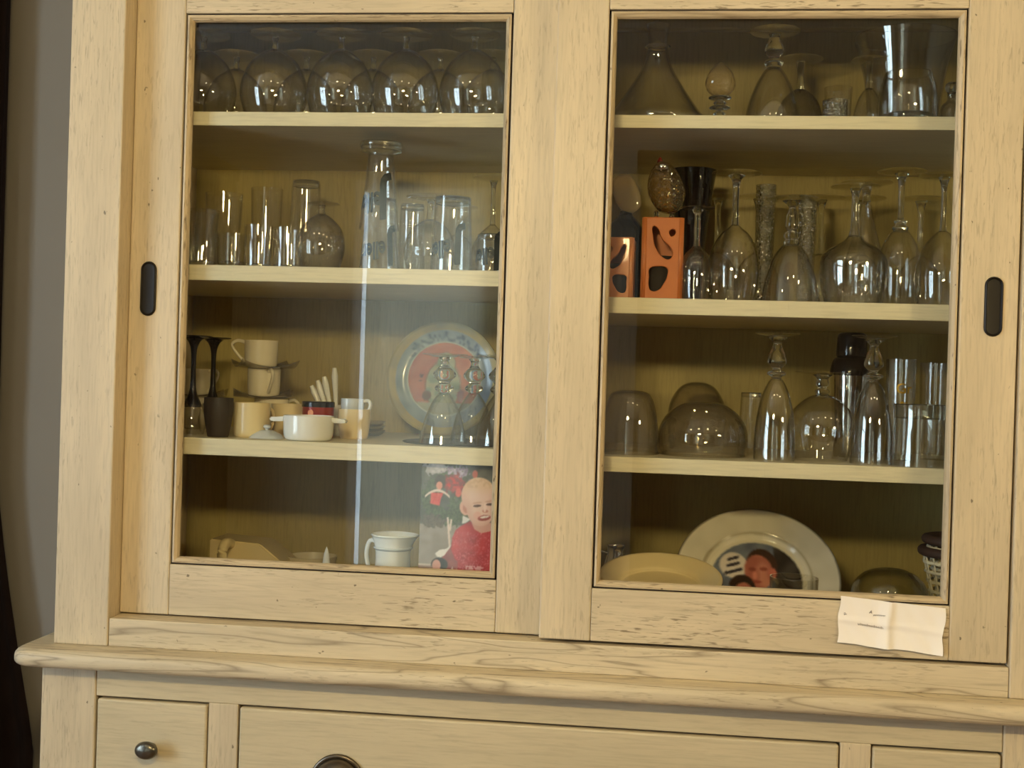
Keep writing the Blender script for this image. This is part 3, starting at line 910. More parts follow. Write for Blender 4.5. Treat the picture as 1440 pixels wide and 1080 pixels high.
part('body', cup_bm(22 * k, 25 * k, 46 * k), M['creamdish'], t, smooth=50)
k = kpx(.115)
t = thing('cloche', 'pale grey domed porcelain lid lying left of white casserole dish', 'lid', base(375, .115, Z3L))
part('dome', lathe(scaled(spline([(0, 12), (9, 11.5), (20, 6), (25, 1.5), (24, 0), (0, 0)], 4), k), 40), M['greyware'], t, smooth=60)
part('knob', lathe(scaled(spline([(3, 11.5), (3, 14), (5.5, 16), (4.5, 19), (0, 20)], 4), k), 20), M['greyware'], t, smooth=60)
k = kpx(.10)
t = thing('casserole_dish', 'small white porcelain casserole dish with two flat handles on third left shelf', 'dish', base(433, .10, Z3L))
part('body', lathe(shell(scaled(spline([(36, 36), (36, 26), (35, 8), (31, 1), (22, 0)], 5), k), .003), 48), M['white'], t, smooth=50)
for s in (-1, 1):
    bm = bmesh.new()
    pts = [(s * 34, 34), (s * 46, 33), (s * 56, 32), (s * 57, 27), (s * 46, 26), (s * 35, 27)]
    add_prism(bm, [(x * k, z * k) for x, z in pts], -.008, .008)
    bmesh.ops.bevel(bm, geom=bm.edges[:], offset=.0018, segments=2, affect='EDGES')
    part('handle', bm, M['white'], t, smooth=50)
k = kpx(.19)
t = thing('small_tin', 'little red tin with black lid behind the white casserole dish', 'tin', base(446, .19, Z3L))
part('body', lathe(scaled([(0, 0), (22, 0), (22.5, 1), (22.5, 44), (0, 44)], k), 40), M['red'], t, smooth=40)
part('lid', lathe(scaled([(0, 44.2), (23.5, 44.2), (23.5, 51), (22.5, 52), (0, 52)], k), 40), M['black'], t, smooth=40)
bm = bmesh.new()
add_lathe(bm, [(0, .0006), (.005, .0006), (.005, 0)], 16, tf=Matrix.Rotation(rad(-12), 4, 'Z') @ Matrix.Translation((0, -.0252, .040)) @ Matrix.Rotation(rad(90), 4, 'X'))
part('label_dot', bm, M['orange'], t)
k = kpx(.27)
t = thing('spoon_holder', 'slim white porcelain pot holding white spoons behind the red tin', 'pot', base(470, .27, Z3L))
part('body', cup_bm(17 * k, 18 * k, 44 * k), M['white'], t, smooth=50)
hx, hy, hz = base(470, .27, Z3L)
for i, (dx, dz, lab) in enumerate(((-33, 66, 'lowest leaning'), (-26, 74, 'second leaning'), (-18, 80, 'third leaning'), (-5, 93, 'tallest, most upright'))):
    t = thing('porcelain_spoon', 'white porcelain spoon, %s of the four in the white pot' % lab, 'spoon', (hx + (i - 1.5) * .003, hy, hz + .005))
    top = Vector((dx * k, -.004 * i + .004, dz * k))
    bm = bmesh.new()
    path = [Vector((0, 0, .0)).lerp(top, s / 8) for s in range(9)]
    add_tube(bm, path, [.003, .003, .003, .0032, .0036, .0042, .005, .0056, .0036], 10)
    part('handle', bm, M['white'], t, smooth=60)
k = kpx(.22)
t = thing('cream_cup', 'round cream cup at right of the red tin carrying a small white cup', 'cup', base(497, .20, Z3L))
part('body', cup_bm(20 * k, 23 * k, 42 * k), M['creamdish'], t, smooth=50)
p = base(495, .20, Z3L)
t = thing('small_white_cup', 'small white cup with handle resting inside the round cream cup', 'cup', (p[0] - .001, p[1], Z3L + .030))
part('body', cup_bm(.015, .0185, .034, .002), M['greyware'], t, smooth=50)
part('handle', tube([(.017, 0, .030), (.026, 0, .031), (.029, 0, .024), (.025, 0, .014), (.016, 0, .010)], .003, 8), M['white'], t, smooth=60)
for i in range(3):
    k = kpx(.30)
    t = thing('glass_dish', ['shallow pale glass dish lowest in the small stack left of decorated plate', 'shallow pale glass dish in the middle of the small stack left of decorated plate', 'shallow pale glass dish on top of the small stack left of decorated plate'][i], 'dish', (base(519, .30, Z3L)[0], .30, Z3L + i * .0075))
    part('dish', lathe(shell(scaled(spline([(23, 9), (20, 4), (14, .8), (8, 0)], 4), k), .0018), 36), M['smoke'], t, smooth=60)

def paint(me, fn):
    ca = me.color_attributes.new('print', 'FLOAT_COLOR', 'POINT')
    vals = []
    for v in me.vertices:
        vals.extend(lin(fn(v.co)) + (1.0,))
    ca.data.foreach_set('color', vals)

def soft(fn, d):
    def g(co):
        acc = [0.0, 0.0, 0.0]
        for dx, dz in ((0, 0), (d, .4 * d), (-d, -.4 * d), (-.4 * d, d), (.4 * d, -d)):
            c = fn(Vector((co.x + dx, co.y + (dz if fn.__name__ == 'plate2' else 0), co.z + (0 if fn.__name__ == 'plate2' else dz))))
            for q in range(3): acc[q] += c[q] / 5
        return tuple(acc)
    return g

def mixc(a, b, t):
    t = max(0.0, min(1.0, t))
    return tuple(x + (y - x) * t for x, y in zip(a, b))

def nz(x, y, s, seed=0.0):
    return mnoise.noise(Vector((x * s + seed, y * s - seed, seed * 1.7)))

# decorated plate leaning on the back board
k = kpx(.40)
R = 81 * k
t = thing('decorative_plate', 'round decorated plate with blue band and salmon centre leaning at back', 'plate', base(621, .385, Z3L), (rad(-7), 0, 0))
prof = [(R, .012), (R * .97, .013), (R * .80, .006), (R * .76, .004)]
bm = bmesh.new()
rings = [0.0] + [i / 46 for i in range(1, 47)]
def platez(f):
    return .004 + .011 * max(0, (f - .72) / .28) ** 1.3
tfp = Matrix.Translation((0, 0, R)) @ Matrix.Rotation(rad(90), 4, 'X')
front = [(R * f, platez(f)) for f in rings]
add_lathe(bm, front + [(R * 1.004, platez(1) - .002), (R * .99, platez(1) - .0045), (R * .72, 0), (0, 0)], 120, tf=tfp)
me = mesh_of('plate', bm, M['plateprint'], 40)
def plate1(co):
    x, z = co.x / R, (co.z - R) / R
    r = math.hypot(x, z); a = math.atan2(z, x)
    n = nz(x, z, 5, 3)
    if r > .975: return (176, 164, 120)
    if r > .86: return mixc((216, 200, 140), (190, 180, 140), .5 + n)
    c = mixc((176, 192, 206), (150, 170, 190), .5 + 1.2 * n)
    if .55 < a < 2.6 and .66 < r < .84:
        d = math.sin(a * 34 + 2.2 * math.sin(a * 11)) * .045 + .735
        w = abs(r - d)
        c = mixc((86, 104, 140), c, (w - .012) / .03)
        if abs(r - .80) < .04 and math.sin(a * 17) > .75: c = (92, 110, 146)
    if r < .665: c = (206, 216, 216)
    if r < .64:
        c = mixc((214, 128, 102), (196, 104, 84), .5 + n)
        # pale figure in the middle
        f1 = math.hypot((x + .02) / .30, (z + .12) / .42)
        f2 = math.hypot((x - .02) / .16, (z - .26) / .20)
        m = min(f1, f2)
        if m < 1: c = mixc((190, 190, 160), (150, 168, 146), .5 + 1.5 * nz(x, z, 9, 8))
        elif m < 1.08: c = (160, 110, 92)
        if math.hypot((x + .42) / .07, (z - .02) / .07) < 1 and nz(x, z, 22, 1) > .1: c = (110, 74, 70)
        if math.hypot((x + .30) / .08, (z + .30) / .09) < 1: c = (120, 80, 66)
        if math.hypot((x - .30) / .06, (z + .30) / .12) < 1: c = (150, 30, 30)
        if z < -.42: c = mixc((196, 196, 176), (170, 178, 168), .5 + n)
    return c
paint(me, soft(plate1, .0009))
link('plate', me, t)

t = thing('table_mat', 'thin dark oval mat lying under the goblets on third left shelf', 'mat', base(655, .185, Z3L))
bm = bmesh.new()
add_lathe(bm, [(0, 0), (.098, 0), (.1, .001), (.098, .002), (0, .002)], 48, tf=Matrix.Diagonal((1.0, 1.05, 1, 1)))
part('sheet', bm, M['mat'], t, smooth=40)
gob_b = [(34, 0), (31, 16), (26, 36), (18, 56), (10, 68), (7, 72)]
gob_s = [(7, 71), (13, 76), (13, 80), (8, 85), (9, 88), (16, 95), (15, 101), (7, 110), (6, 117), (9, 122)]
g1 = inverted('cut_goblet', 'knobbed clear goblet upside down in front of the decorated plate, on its left half', 622, .125, Z3L, gob_b, gob_s, (32, 122, 127), dz=.0022, group='knobbed goblets on the third left shelf', bowl_mat='glass_thick')
p = base(664, .22, Z3L, .0022)
dup(g1, p, 'knobbed clear goblet upside down behind the other two, over decorated plate centre')
p = base(700, .125, Z3L, .0022)
dup(g1, p, 'knobbed clear goblet upside down beside right stile, partly hidden by it, third left shelf')

# ------------------------------------------------------------------ left door, bottom compartment
k = kpx(.30)
t = thing('cheese_dish', 'low straw coloured ceramic box with loop handle and sloping side on cabinet floor', 'dish', base(350, .31, FLOOR4))
x0 = 50 * k
bm = add_prism(bmesh.new(), [(-x0, 0), (x0 * 1.35, 0), (x0 * 1.3, 58 * k), (24 * k, 89 * k), (-x0, 93 * k)], -.04, .04)
bmesh.ops.bevel(bm, geom=bm.edges[:], offset=.0025, segments=2, affect='EDGES')
part('body', bm, M['creamdish'], t, smooth=40)
bm = tube([(-.022, -.040, .103), (-.024, -.058, .106), (-.026, -.070, .090), (-.024, -.058, .064), (-.022, -.040, .058)], .0085, 12)
part('handle', bm, M['creamdish'], t, smooth=60)
t = thing('cream_bowl', 'low cream bowl beside the straw coloured ceramic box', 'bowl', base(437, .34, FLOOR4))
part('plate', lathe(shell(scaled(spline([(36, 66), (29, 34), (18, 8), (12, 0)], 4), kpx(.33)), .002), 40), M['cream'], t, smooth=60)
t = thing('porcelain_spoon_rest', 'upright pale pointed porcelain piece left of the white jug', 'spoon rest', base(456, .20, FLOOR4))
bm = bmesh.new()
add_lathe(bm, scaled(spline([(0, 104), (4, 92), (8, 60), (10, 10), (7, 0), (0, 0)], 4), kpx(.2)), 24, tf=Matrix.Diagonal((1, .5, 1, 1)))
part('body', bm, M['white'], t, smooth=60)
k = kpx(.13)
t = thing('white_jug', 'white porcelain jug with wide lip beside the toddler photograph', 'jug', base(549, .135, FLOOR4))
bm = lathe(shell(scaled(spline([(33, 138), (30, 134), (26, 120), (25, 102), (27, 74), (31, 36), (30, 6), (24, 0)], 5), k), .0026), 48)
for v in bm.verts:
    if v.co.z > 116 * k:
        w = (v.co.z - 116 * k) / (22 * k)
        if v.co.x > 0: v.co.x *= 1 + .20 * w * max(0, v.co.x / (33 * k)) ** 3
part('body', bm, M['white'], t, smooth=60)
part('handle', tube([(-.022, .008, .134), (-.040, .016, .136), (-.046, .018, .114), (-.038, .014, .086), (-.024, .008, .076)], .0035, 10), M['white'], t, smooth=60)
part('band', lathe(scaled(spline([(25.8, 122), (28.6, 120), (25.8, 117)], 3), k), 48), M['greyware'], t, smooth=60)

# toddler photograph: a flat print, standing just behind the pane
YP = .070
pA = at(587, 806, YP); pB = at(593, 651, YP)
pw, ph = 116 * kpx(YP), pB.z - FLOOR4
t = thing('photograph', 'colour photograph of a smiling toddler in red shirt beside a wreath, propped upright', 'photograph', (pA.x + pw / 2, YP, FLOOR4), (rad(-2.5), 0, 0))
bm = bmesh.new()
nx, nzv = 150, 260
g = [[bm.verts.new((-pw / 2 + pw * i / nx, 0, ph * j / nzv)) for i in range(nx + 1)] for j in range(nzv + 1)]
for j in range(nzv):
    for i in range(nx):
        bm.faces.new((g[j][i], g[j][i + 1], g[j + 1][i + 1], g[j + 1][i]))
me = mesh_of('print', bm, M['photoprint'])
def ell(u, v, cx, cy, rx, ry, a=0.0):
    dx, dy = u - cx, v - cy
    c, s = math.cos(a), math.sin(a)
    return math.hypot((dx * c + dy * s) / rx, (-dx * s + dy * c) / ry)
def inpoly(u, v, P):
    r = False; j = len(P) - 1
    for i in range(len(P)):
        if (P[i][1] > v) != (P[j][1] > v) and u < (P[j][0] - P[i][0]) * (v - P[i][1]) / (P[j][1] - P[i][1]) + P[i][0]: r = not r
        j = i
    return r
SHIRT = [(385, 800), (390, 700), (420, 630), (470, 590), (545, 550), (580, 620), (640, 650), (720, 630), (745, 600), (830, 640), (830, 1300), (440, 1300), (445, 900), (420, 880)]
ARM = [(385, 770), (450, 800), (450, 960), (400, 990), (345, 985), (335, 930), (300, 880), (330, 850)]
def photo(co):
    # u, v in a 6x enlargement of the frame: u 105..800 across, v 60..1300 down
    u = 105 + (co.x + pw / 2) / kpx(YP) * 6
    v = 66 + (ph - co.z) / kpx(YP) * 6
    n = nz(u, v, .016, 2); n2 = nz(u, v, .045, 5); n3 = nz(u, v, .1, 9)
    c = mixc((66, 68, 62), (96, 96, 88), .5 + n)
    if v > 590: c = mixc((140, 130, 122), (160, 150, 142), .5 + n)
    if v > 930 and u < 240: c = mixc((150, 120, 110), (214, 200, 190), (v - 930) < 16)
    if ell(u, v, 230, 110, 110, 55) < 1 + n2 * .7: c = mixc((214, 210, 216), (168, 166, 172), .5 + n2)
    if ell(u, v, 400, 150, 110, 60) < 1 + n2 * .8: c = mixc((206, 190, 216), (130, 110, 140), .5 + 1.4 * n2)
    wr = min(abs(ell(u, v, 330, 370, 190, 190) - .82) / .36, ell(u, v, 420, 470, 80, 110))
    if wr < 1 + n2 * .5: c = mixc((44, 58, 38), (92, 104, 74), .4 + 1.5 * n3 + .6 * n2)
    if ell(u, v, 220, 560, 110, 55) < 1 + n2 * .6: c = mixc((70, 60, 54), (110, 98, 88), .5 + n3)
    if ell(u, v, 395, 235, 90, 78) < 1 + n2 * .5: c = mixc((196, 44, 50), (120, 28, 40), .5 + 1.6 * n2)
    if ell(u, v, 430, 310, 26, 40) < 1: c = (208, 84, 76)
    if ell(u, v, 568, 148, 24, 34) < 1: c = (190, 96, 84)
    # little hanging ornament: dark cap, face, red coat, pale arms
    if ell(u, v, 268, 225, 46, 62) < 1: c = (52, 36, 34)
    if ell(u, v, 262, 258, 28, 36) < 1: c = (222, 150, 130)
    if inpoly(u, v, [(190, 320), (300, 320), (280, 370), (270, 430), (188, 415)]): c = mixc((206, 48, 46), (228, 96, 90), .4 + n3)
    arc = abs(v - (300 + ((u - 250) / 105) ** 2 * 52))
    if 140 < u < 356 and arc < 11: c = (230, 208, 200)
    for (a0, b0, a1, b1) in ((345, 525, 372, 780), (378, 540, 368, 640)):
        if b0 < v < b1 and abs(u - (a0 + (a1 - a0) * (v - b0) / (b1 - b0))) < 9: c = (226, 206, 198)
    if inpoly(u, v, [(246, 840), (285, 806), (340, 796), (375, 770), (412, 835), (370, 856), (310, 858), (296, 876), (262, 862)]): c = (236, 230, 228)
    if inpoly(u, v, ARM): c = mixc((128, 52, 58), (160, 76, 78), .5 + n)
    e = ell(u, v, 287, 932, 72, 60)
    if e < 1: c = (30, 24, 26)
    if ell(u, v, 262, 940, 38, 50) < 1: c = (216, 160, 148)
    if inpoly(u, v, [(375, 1000), (400, 945), (420, 990), (440, 955), (440, 1010)]): c = (230, 208, 196)
    # toddler
    if inpoly(u, v, [(475, 505), (545, 535), (500, 570), (470, 575)]): c = (232, 228, 226)
    if inpoly(u, v, [(545, 540), (750, 560), (750, 640), (640, 652), (575, 620)]): c = (214, 160, 144)
    if inpoly(u, v, SHIRT):
        c = mixc((196, 40, 52), (170, 28, 46), .5 + n)
        if n3 > .24 and v > 640: c = (214, 104, 116)
        if 930 < v < 965 and 515 < u < 670 and n2 > -.15: c = (236, 170, 176)
    if ell(u, v, 490, 440, 44, 64, -.25) < 1:
        c = (226, 176, 160)
        if ell(u, v, 496, 446, 22, 38, -.25) < 1: c = (196, 134, 118)
    h = min(ell(u, v, 606, 330, 150, 156), ell(u, v, 630, 440, 124, 150))
    if h < 1:
        c = mixc((238, 202, 186), (216, 164, 148), max(0, (h - .5)) * 1.5)
        if v < 330: c = mixc((232, 196, 164), c, (v - 250) / 80)
        if v < 265 and n2 > .05: c = mixc(c, (206, 166, 130), .5)
        for (ex, ey) in ((596, 418), (706, 400)):
            q = ell(u, v, ex, ey, 34, 10, -.12)
            if q < 1: c = (84, 56, 52)
            elif ell(u, v, ex, ey - 26, 42, 9, -.15) < 1: c = mixc(c, (200, 150, 126), .6)
        if ell(u, v, 668, 460, 26, 14) < 1: c = (206, 138, 122)
        if ell(u, v, 664, 430, 12, 40) < 1: c = (246, 214, 200)
        m_ = ell(u, v, 660, 518, 56, 24, -.18)
        if m_ < 1: c = (150, 60, 58)
        if ell(u, v, 664, 510, 42, 10, -.18) < 1: c = (240, 226, 220)
        if ell(u, v, 600, 500, 34, 34) < 1: c = mixc(c, (232, 150, 138), .35)
    return tuple(max(0, min(255, q)) for q in c)
paint(me, soft(photo, .0008))
link('print', me, t)
part('backing', box(-pw / 2, pw / 2, .0004, .0016, 0, ph), M['paper'], t)

# ------------------------------------------------------------------ right door, top shelf
k = kpx(.20)
t = thing('ship_decanter', 'wide based clear ship decanter at left end of top right shelf', 'decanter', base(921, .19, Z1R))
part('body', lathe(shell(scaled(spline([(17, 150), (15, 140), (13, 125), (16, 105), (24, 84), (40, 58), (58, 32), (69, 18), (69, 8), (64, 0)], 6), k), .0022), 56), M['glass_thick'], t, smooth=60)
part('collar', lathe(scaled(spline([(14, 122), (18, 120), (14, 117)], 3), k), 40), M['stem'], t, smooth=60)
part('base', lathe(scaled([(0, .8), (62, .8), (66, 3), (66, 9), (0, 6)], k), 56), M['glass_thick'], t, smooth=40)
k = kpx(.12)
t = thing('crystal_ornament', 'small pressed crystal flame shaped ornament on a ringed foot, top right shelf', 'ornament', base(1011, .12, Z1R))
part('foot', lathe(scaled(spline([(0, 0), (13, 0), (13, 2), (5, 5), (4, 10), (9, 14), (4, 18), (13, 21), (14, 23), (5, 26)], 3), k), 28), M['stem'], t, smooth=50)
part('stem', lathe(scaled(spline([(5, 25), (9, 29), (5, 33), (15, 35), (15, 37), (8, 39)], 3), k), 28), M['stem'], t, smooth=50)
bm = lathe(scaled(spline([(8, 38), (18, 46), (21, 56), (17, 70), (9, 80), (3, 85), (0, 86)], 4), k), 14)
part('flame', bm, M['crystal'], t, smooth=25)
bell_s = [(8, 83), (13, 89), (12, 93), (7, 96), (8, 99), (13, 106), (12, 113), (7, 124), (8, 130)]
inverted('bell_goblet', 'heavy bell shaped goblet upside down with ringed knob stem, top right shelf', 1085, .15, Z1R, [(38, 0), (37, 16), (32, 38), (24, 60), (14, 78), (8, 84)], bell_s, (34, 130, 135), bowl_mat='glass_thick', th=.002)
inverted('round_goblet', 'round bowled goblet upside down behind the bell shaped goblet', 1122, .28, Z1R, [(24, 0), (31, 22), (32, 38), (25, 60), (12, 74), (5, 78)], [(5, 77), (4, 96), (6, 116)], (30, 116, 120), bowl_mat='smoke')
tumbler('cut_tumbler', 'small swirl cut tumbler between bell goblet and glass vase', 1173, .14, Z1R, [(16, 0), (17, 6), (17, 37)], 6, mat='cut')
tumbler('tall_tumbler', 'plain tall tumbler behind the small swirl cut tumbler', 1176, .27, Z1R, [(16, 0), (17, 20), (19, 78)], 7)
inverted('tulip_glass', 'slim tulip glass upside down left of the big glass vase', 1219, .26, Z1R, [(13, 0), (19, 20), (20, 38), (14, 62), (5, 76)], [(5, 75), (3.5, 90), (5, 112)], (24, 112, 116))
tumbler('glass_vase', 'big flared clear glass vase at back of top right shelf', 1268, .30, Z1R, [(44, 0), (46, 8), (48, 50), (54, 100), (68, 152)], 8, cat='vase', mat='glass_thick', th=.0026)
k = kpx(.14)
t = thing('whisky_glass', 'heavy rounded whisky glass with thick base in front of the vase', 'glass', base(1274, .135, Z1R))
bm = lathe(shell(scaled(spline([(30, 73), (34, 60), (38, 40), (39, 20), (39, 4), (37, 0)], 5), k), .0028), 56)
for v in bm.verts:
    a = math.atan2(v.co.y, v.co.x); f = 1 / (abs(math.cos(a)) ** 4 + abs(math.sin(a)) ** 4) ** .25
    v.co.x *= 1 + (f - 1) * .55; v.co.y *= 1 + (f - 1) * .55
part('wall', bm, M['glass_thick'], t, smooth=60)
part('base', lathe(scaled([(0, 1), (36, 1), (38, 4), (38, 14), (34, 16), (0, 11)], k), 48), M['stem'], t, smooth=40)
k = kpx(.16)
t = thing('small_decanter', 'small dark decanter with ball stopper at right end of top right shelf', 'decanter', base(1336, .16, Z1R))
part('body', lathe(shell(scaled(spline([(6, 50), (6, 42), (13, 34), (15, 24), (15, 4), (13, 0)], 5), k), .002), 32), M['smoke'], t, smooth=60)
part('stopper', lathe(scaled(spline([(4, 46), (5, 51), (9, 58), (7, 65), (0, 68)], 4), k), 24), M['stem'], t, smooth=60)

# ------------------------------------------------------------------ right door, second shelf
def pierced(pts, holes, sx, sz, th, ox, oz):
    """flat tile pierced with rounded holes, in x,z"""
    q = lambda P: [((x - ox) * sx, (oz - y) * sz) for x, y in P]
    bm = curve_mesh([(q(pts), False)] + [(q(h), True) for h in holes], th / 2 - .001, .0012)
    for v in bm.verts: v.co = Vector((v.co.x, v.co.z, v.co.y))
    bmesh.ops.triangulate(bm, faces=bm.faces[:])
    return bm
LANT_HOLES = [[(365, 505), (400, 520), (430, 590), (490, 650), (505, 700), (480, 735), (430, 720), (380, 655), (362, 580)],
              [(472, 535), (512, 525), (518, 560), (490, 580), (472, 565)],
              [(345, 795), (400, 775), (470, 790), (475, 840), (450, 900), (415, 945), (360, 950), (343, 920), (342, 850)]]
def lantern(name, label, px, Y, w_px, h_px, mat, rot, mirror=False):
    k = kpx(Y)
    t = thing(name, label, 'lantern', base(px, Y, Z2R), (0, 0, rot))
    w, h = w_px * k, h_px * k
    sx = w / 270 * (-1 if mirror else 1); sz = h / 548
    pts = [(297, 455), (567, 455), (567, 1003), (297, 1003)]
    for nm_, tf in (('pierced_panel', Matrix.Translation((0, -w / 2 + .003, 0))),
                    ('pierced_panel', Matrix.Rotation(rad(90), 4, 'Z') @ Matrix.Translation((0, -w / 2 + .003, 0))),
                    ('pierced_panel', Matrix.Rotation(rad(-90), 4, 'Z') @ Matrix.Translation((0, -w / 2 + .003, 0)))):
        bm = pierced(pts, LANT_HOLES, sx, sz, .0055, 432, 1003)
        bmesh.ops.transform(bm, matrix=tf, verts=bm.verts[:])
        part(nm_, bm, M[mat], t)
    part('back_panel', box(-w / 2, w / 2, w / 2 - .006, w / 2, 0, h), M[mat], t)
    part('floor_panel', box(-w / 2 + .006, w / 2 - .006, -w / 2 + .006, w / 2 - .006, 0, .006), M[mat], t)
    part('top_panel', box(-w / 2 + .001, w / 2 - .001, -w / 2 + .001, w / 2 - .001, h - .004, h + .002, .001), M[mat], t)
    part('dark_core', lathe(scaled(spline([(0, 60), (20, 58), (21, 52), (21, 0)], 3), k * w_px / 58), 24, cz=.006), M['inner_dark'], t, smooth=50)  # dark filler, gives the lantern a shaded inside
    return t
lantern('ceramic_lantern', 'orange terracotta lantern with rounded cut out holes carrying the amber bird', 928, .115, 55, 111, 'terracotta', rad(2))
lantern('ceramic_lantern', 'paler lower terracotta lantern with cut out holes at left end of the shelf', 868, .125, 44, 84, 'terracotta_pale', rad(-4), True)
k = kpx(.28)
t = thing('smoked_bottle', 'dark smoked glass bottle with oval amber stopper behind paler lantern', 'bottle', base(876, .27, Z2R))
part('body', lathe(shell(scaled(spline([(8, 132), (10, 126), (22, 112), (24, 90), (24, 8), (22, 0)], 5), k), .002), 40), M['brown_glass'], t, smooth=60)
part('stopper', lathe(spline([(0, -.033), (.015, -.026), (.021, 0), (.015, .026), (0, .033)], 5), 36, tf=Matrix.Translation((0, -.006, 156 * k)) @ Matrix.Rotation(rad(-22), 4, 'Y') @ Matrix.Diagonal((1, .4, 1, 1))), M['amber_plain'], t, smooth=60, label='oval amber glass stopper')
# amber bird on top of the first lantern
k = kpx(.115)
bx, by, bz = base(932, .115, Z2R)
t = thing('glass_bird', 'amber textured glass bird on two clear feet standing on the orange lantern', 'figurine', (bx, by, Z2R + 111 * k + .002))
bm = lathe(spline([(0, 8 * k), (15 * k, 13 * k), (25 * k, 32 * k), (25 * k, 50 * k), (18 * k, 68 * k), (9 * k, 78 * k), (0, 81 * k)], 5), 32)
for v in bm.verts:
    v.co.x += .15 * (40 * k - v.co.z)
    v.co.y *= .85
part('body', bm, M['amber'], t, smooth=60)
part('head_shine', lathe(spline([(0, 0), (8 * k, 3 * k), (9 * k, 9 * k), (5 * k, 14 * k), (0, 15 * k)], 4), 24, cx=-7 * k, cy=-12 * k, cz=64 * k), M['silver'], t, smooth=60, label='silver cap imitating a blue white highlight')  # silver cap stands in for the highlight on the bird's crown
for s in (-13, 8):
    part('foot', lathe(spline([(0, 12 * k), (3.5 * k, 10 * k), (3 * k, 4 * k), (5 * k, 1 * k), (4 * k, 0), (0, 0)], 3), 16, cx=s * k, cy=-.006), M['stem'], t, smooth=60)
part('crest', lathe(spline([(0, 0), (4 * k, 3 * k), (3 * k, 8 * k), (0, 12 * k)], 3), 12, cx=-10 * k, cz=76 * k), plain('dark_red_glass', (110, 40, 24), .2), t, smooth=60)
tumbler('dark_vase', 'dark bottle green flared vase behind small wine glass and lantern', 968, .29, Z2R, [(19, 0), (18, 12), (18, 60), (22, 110), (33, 192)], 8, cat='vase', mat='dark_glass', base_mat='dark_glass', th=.0022)

def wine2(label, px, Y, bowl, stem, foot, name='wine_glass', g=None, **kw):
    return inverted(name, label, px, Y, Z2R, bowl, stem, foot, group=g, **kw)
wine2('small wine glass upside down just right of the orange lantern', 977, .095, [(20, 0), (22, 20), (22, 44), (17, 62), (8, 72), (5, 76)], [(5, 75), (4, 84), (4.5, 100), (4, 118), (8, 126)], (24, 126, 129))
A = wine2('large wine glass upside down with wide foot, third item from lantern, second right shelf', 1030, .155, [(29, 0), (34, 26), (35, 50), (31, 76), (20, 96), (9, 106), (5, 110)], [(5, 109), (4.5, 122), (4.5, 150), (6, 170), (12, 178)], (34, 178, 182))
tumbler('cut_flute', 'slim glittering cut glass flute between large wine glass and bell glass', 1072, .235, Z2R, [(10, 0), (11, 30), (13, 100), (14, 170)], 8, mat='cut')
tumbler('cut_flute', 'slim glittering cut glass flute right behind the bell glass stem', 1131, .225, Z2R, [(10, 0), (11, 30), (12, 90), (13, 150)], 8, mat='cut')
wine2('bell shaped glass upside down with ringed short stem, second right shelf', 1110, .11, [(41, 0), (38, 16), (32, 42), (24, 64), (14, 78), (10, 81)], [(10, 80), (11, 84), (9, 88), (11, 92), (10, 97), (6, 100), (9, 106), (8, 120), (5, 132), (14, 141)], (36, 141, 145), name='bell_glass', bowl_mat='glass_thick')
wine2('broad shouldered wine glass upside down with flaring stem, second right shelf', 1198, .125, [(36, 0), (43, 26), (45, 52), (43, 66), (32, 78), (15, 88), (8, 96)], [(8, 95), (5.5, 108), (5, 130), (5, 150), (8, 160)], (33, 160, 164), name='broad_wine_glass', bowl_mat='glass_thick')
wine2('narrow wine glass upside down with beaded stem, second right shelf', 1262, .20, [(26, 0), (29, 30), (29, 60), (24, 86), (14, 104), (9, 108)], [(9, 107), (11, 112), (7, 116), (9, 121), (4, 126), (4, 150), (5, 176), (10, 186)], (32, 186, 190))
wine2('plain wine glass upside down beside the right stile, second right shelf', 1322, .115, [(31, 0), (35, 28), (35, 52), (27, 78), (14, 96), (5, 104)], [(5, 103), (3.6, 118), (3.6, 160), (8, 176)], (33, 176, 180))
bk = wine2('clear wine glass upside down in the back row of the second right shelf', 1005, .34, [(27, 0), (31, 26), (29, 52), (18, 72), (6, 82)], [(6, 81), (4, 96), (4, 140), (8, 156)], (31, 156, 160), g='wine glasses in the back row of the second right shelf')
bk['label'] = 'clear wine glass upside down in back row of second right shelf, behind the dark vase'
for px, wh in ((1062, 'behind the large wine glass'), (1150, 'right of the bell glass'), (1208, 'behind the cone stemmed glass'), (1290, 'between narrow and plain glasses')):
    dup(bk, base(px, .34, Z2R), 'wine glass upside down at back of second right shelf, ' + wh)
wine2('wine glass with tall cone stem upside down behind the broad shouldered one', 1213, .24, [(24, 0), (28, 24), (28, 56), (26, 70), (12, 120), (6, 150)], [(6, 149), (5, 158), (8, 172)], (34, 172, 176), name='cone_glass')

# ------------------------------------------------------------------ right door, third shelf
k = kpx(.16)
def bowl_inv(name, label, px, Y, prof, mat, th=.002, rim=None):
    k = kpx(Y)
    t = thing(name, label, 'bowl', base(px, Y, Z3R if name != 'crystal_bowl' else FLOOR4))
    part('body', lathe(shell(scaled(spline(prof, 5), k), th), 56), M[mat], t, smooth=60)
    r0 = prof[0][0]
    part('rim', lathe(scaled([(r0 + 1.6 * math.cos(a), 1.6 + 1.6 * math.sin(a)) for a in [2 * PI * i / 8 for i in range(9)]], k), 56), M['glass_thick'], t, smooth=60)
    return t
bowl_inv('smoked_bowl', 'large smoky glass bowl upside down at left end of third right shelf', 884, .15, [(41, 0), (40, 30), (36, 60), (28, 82), (14, 88), (0, 88)], 'smoke')
bowl_inv('salad_bowl', 'broad glass salad bowl upside down in the middle left of third right shelf', 987, .17, [(58, 0), (62, 20), (60, 38), (50, 56), (32, 70), (16, 74), (0, 74)], 'smoke', .0028)
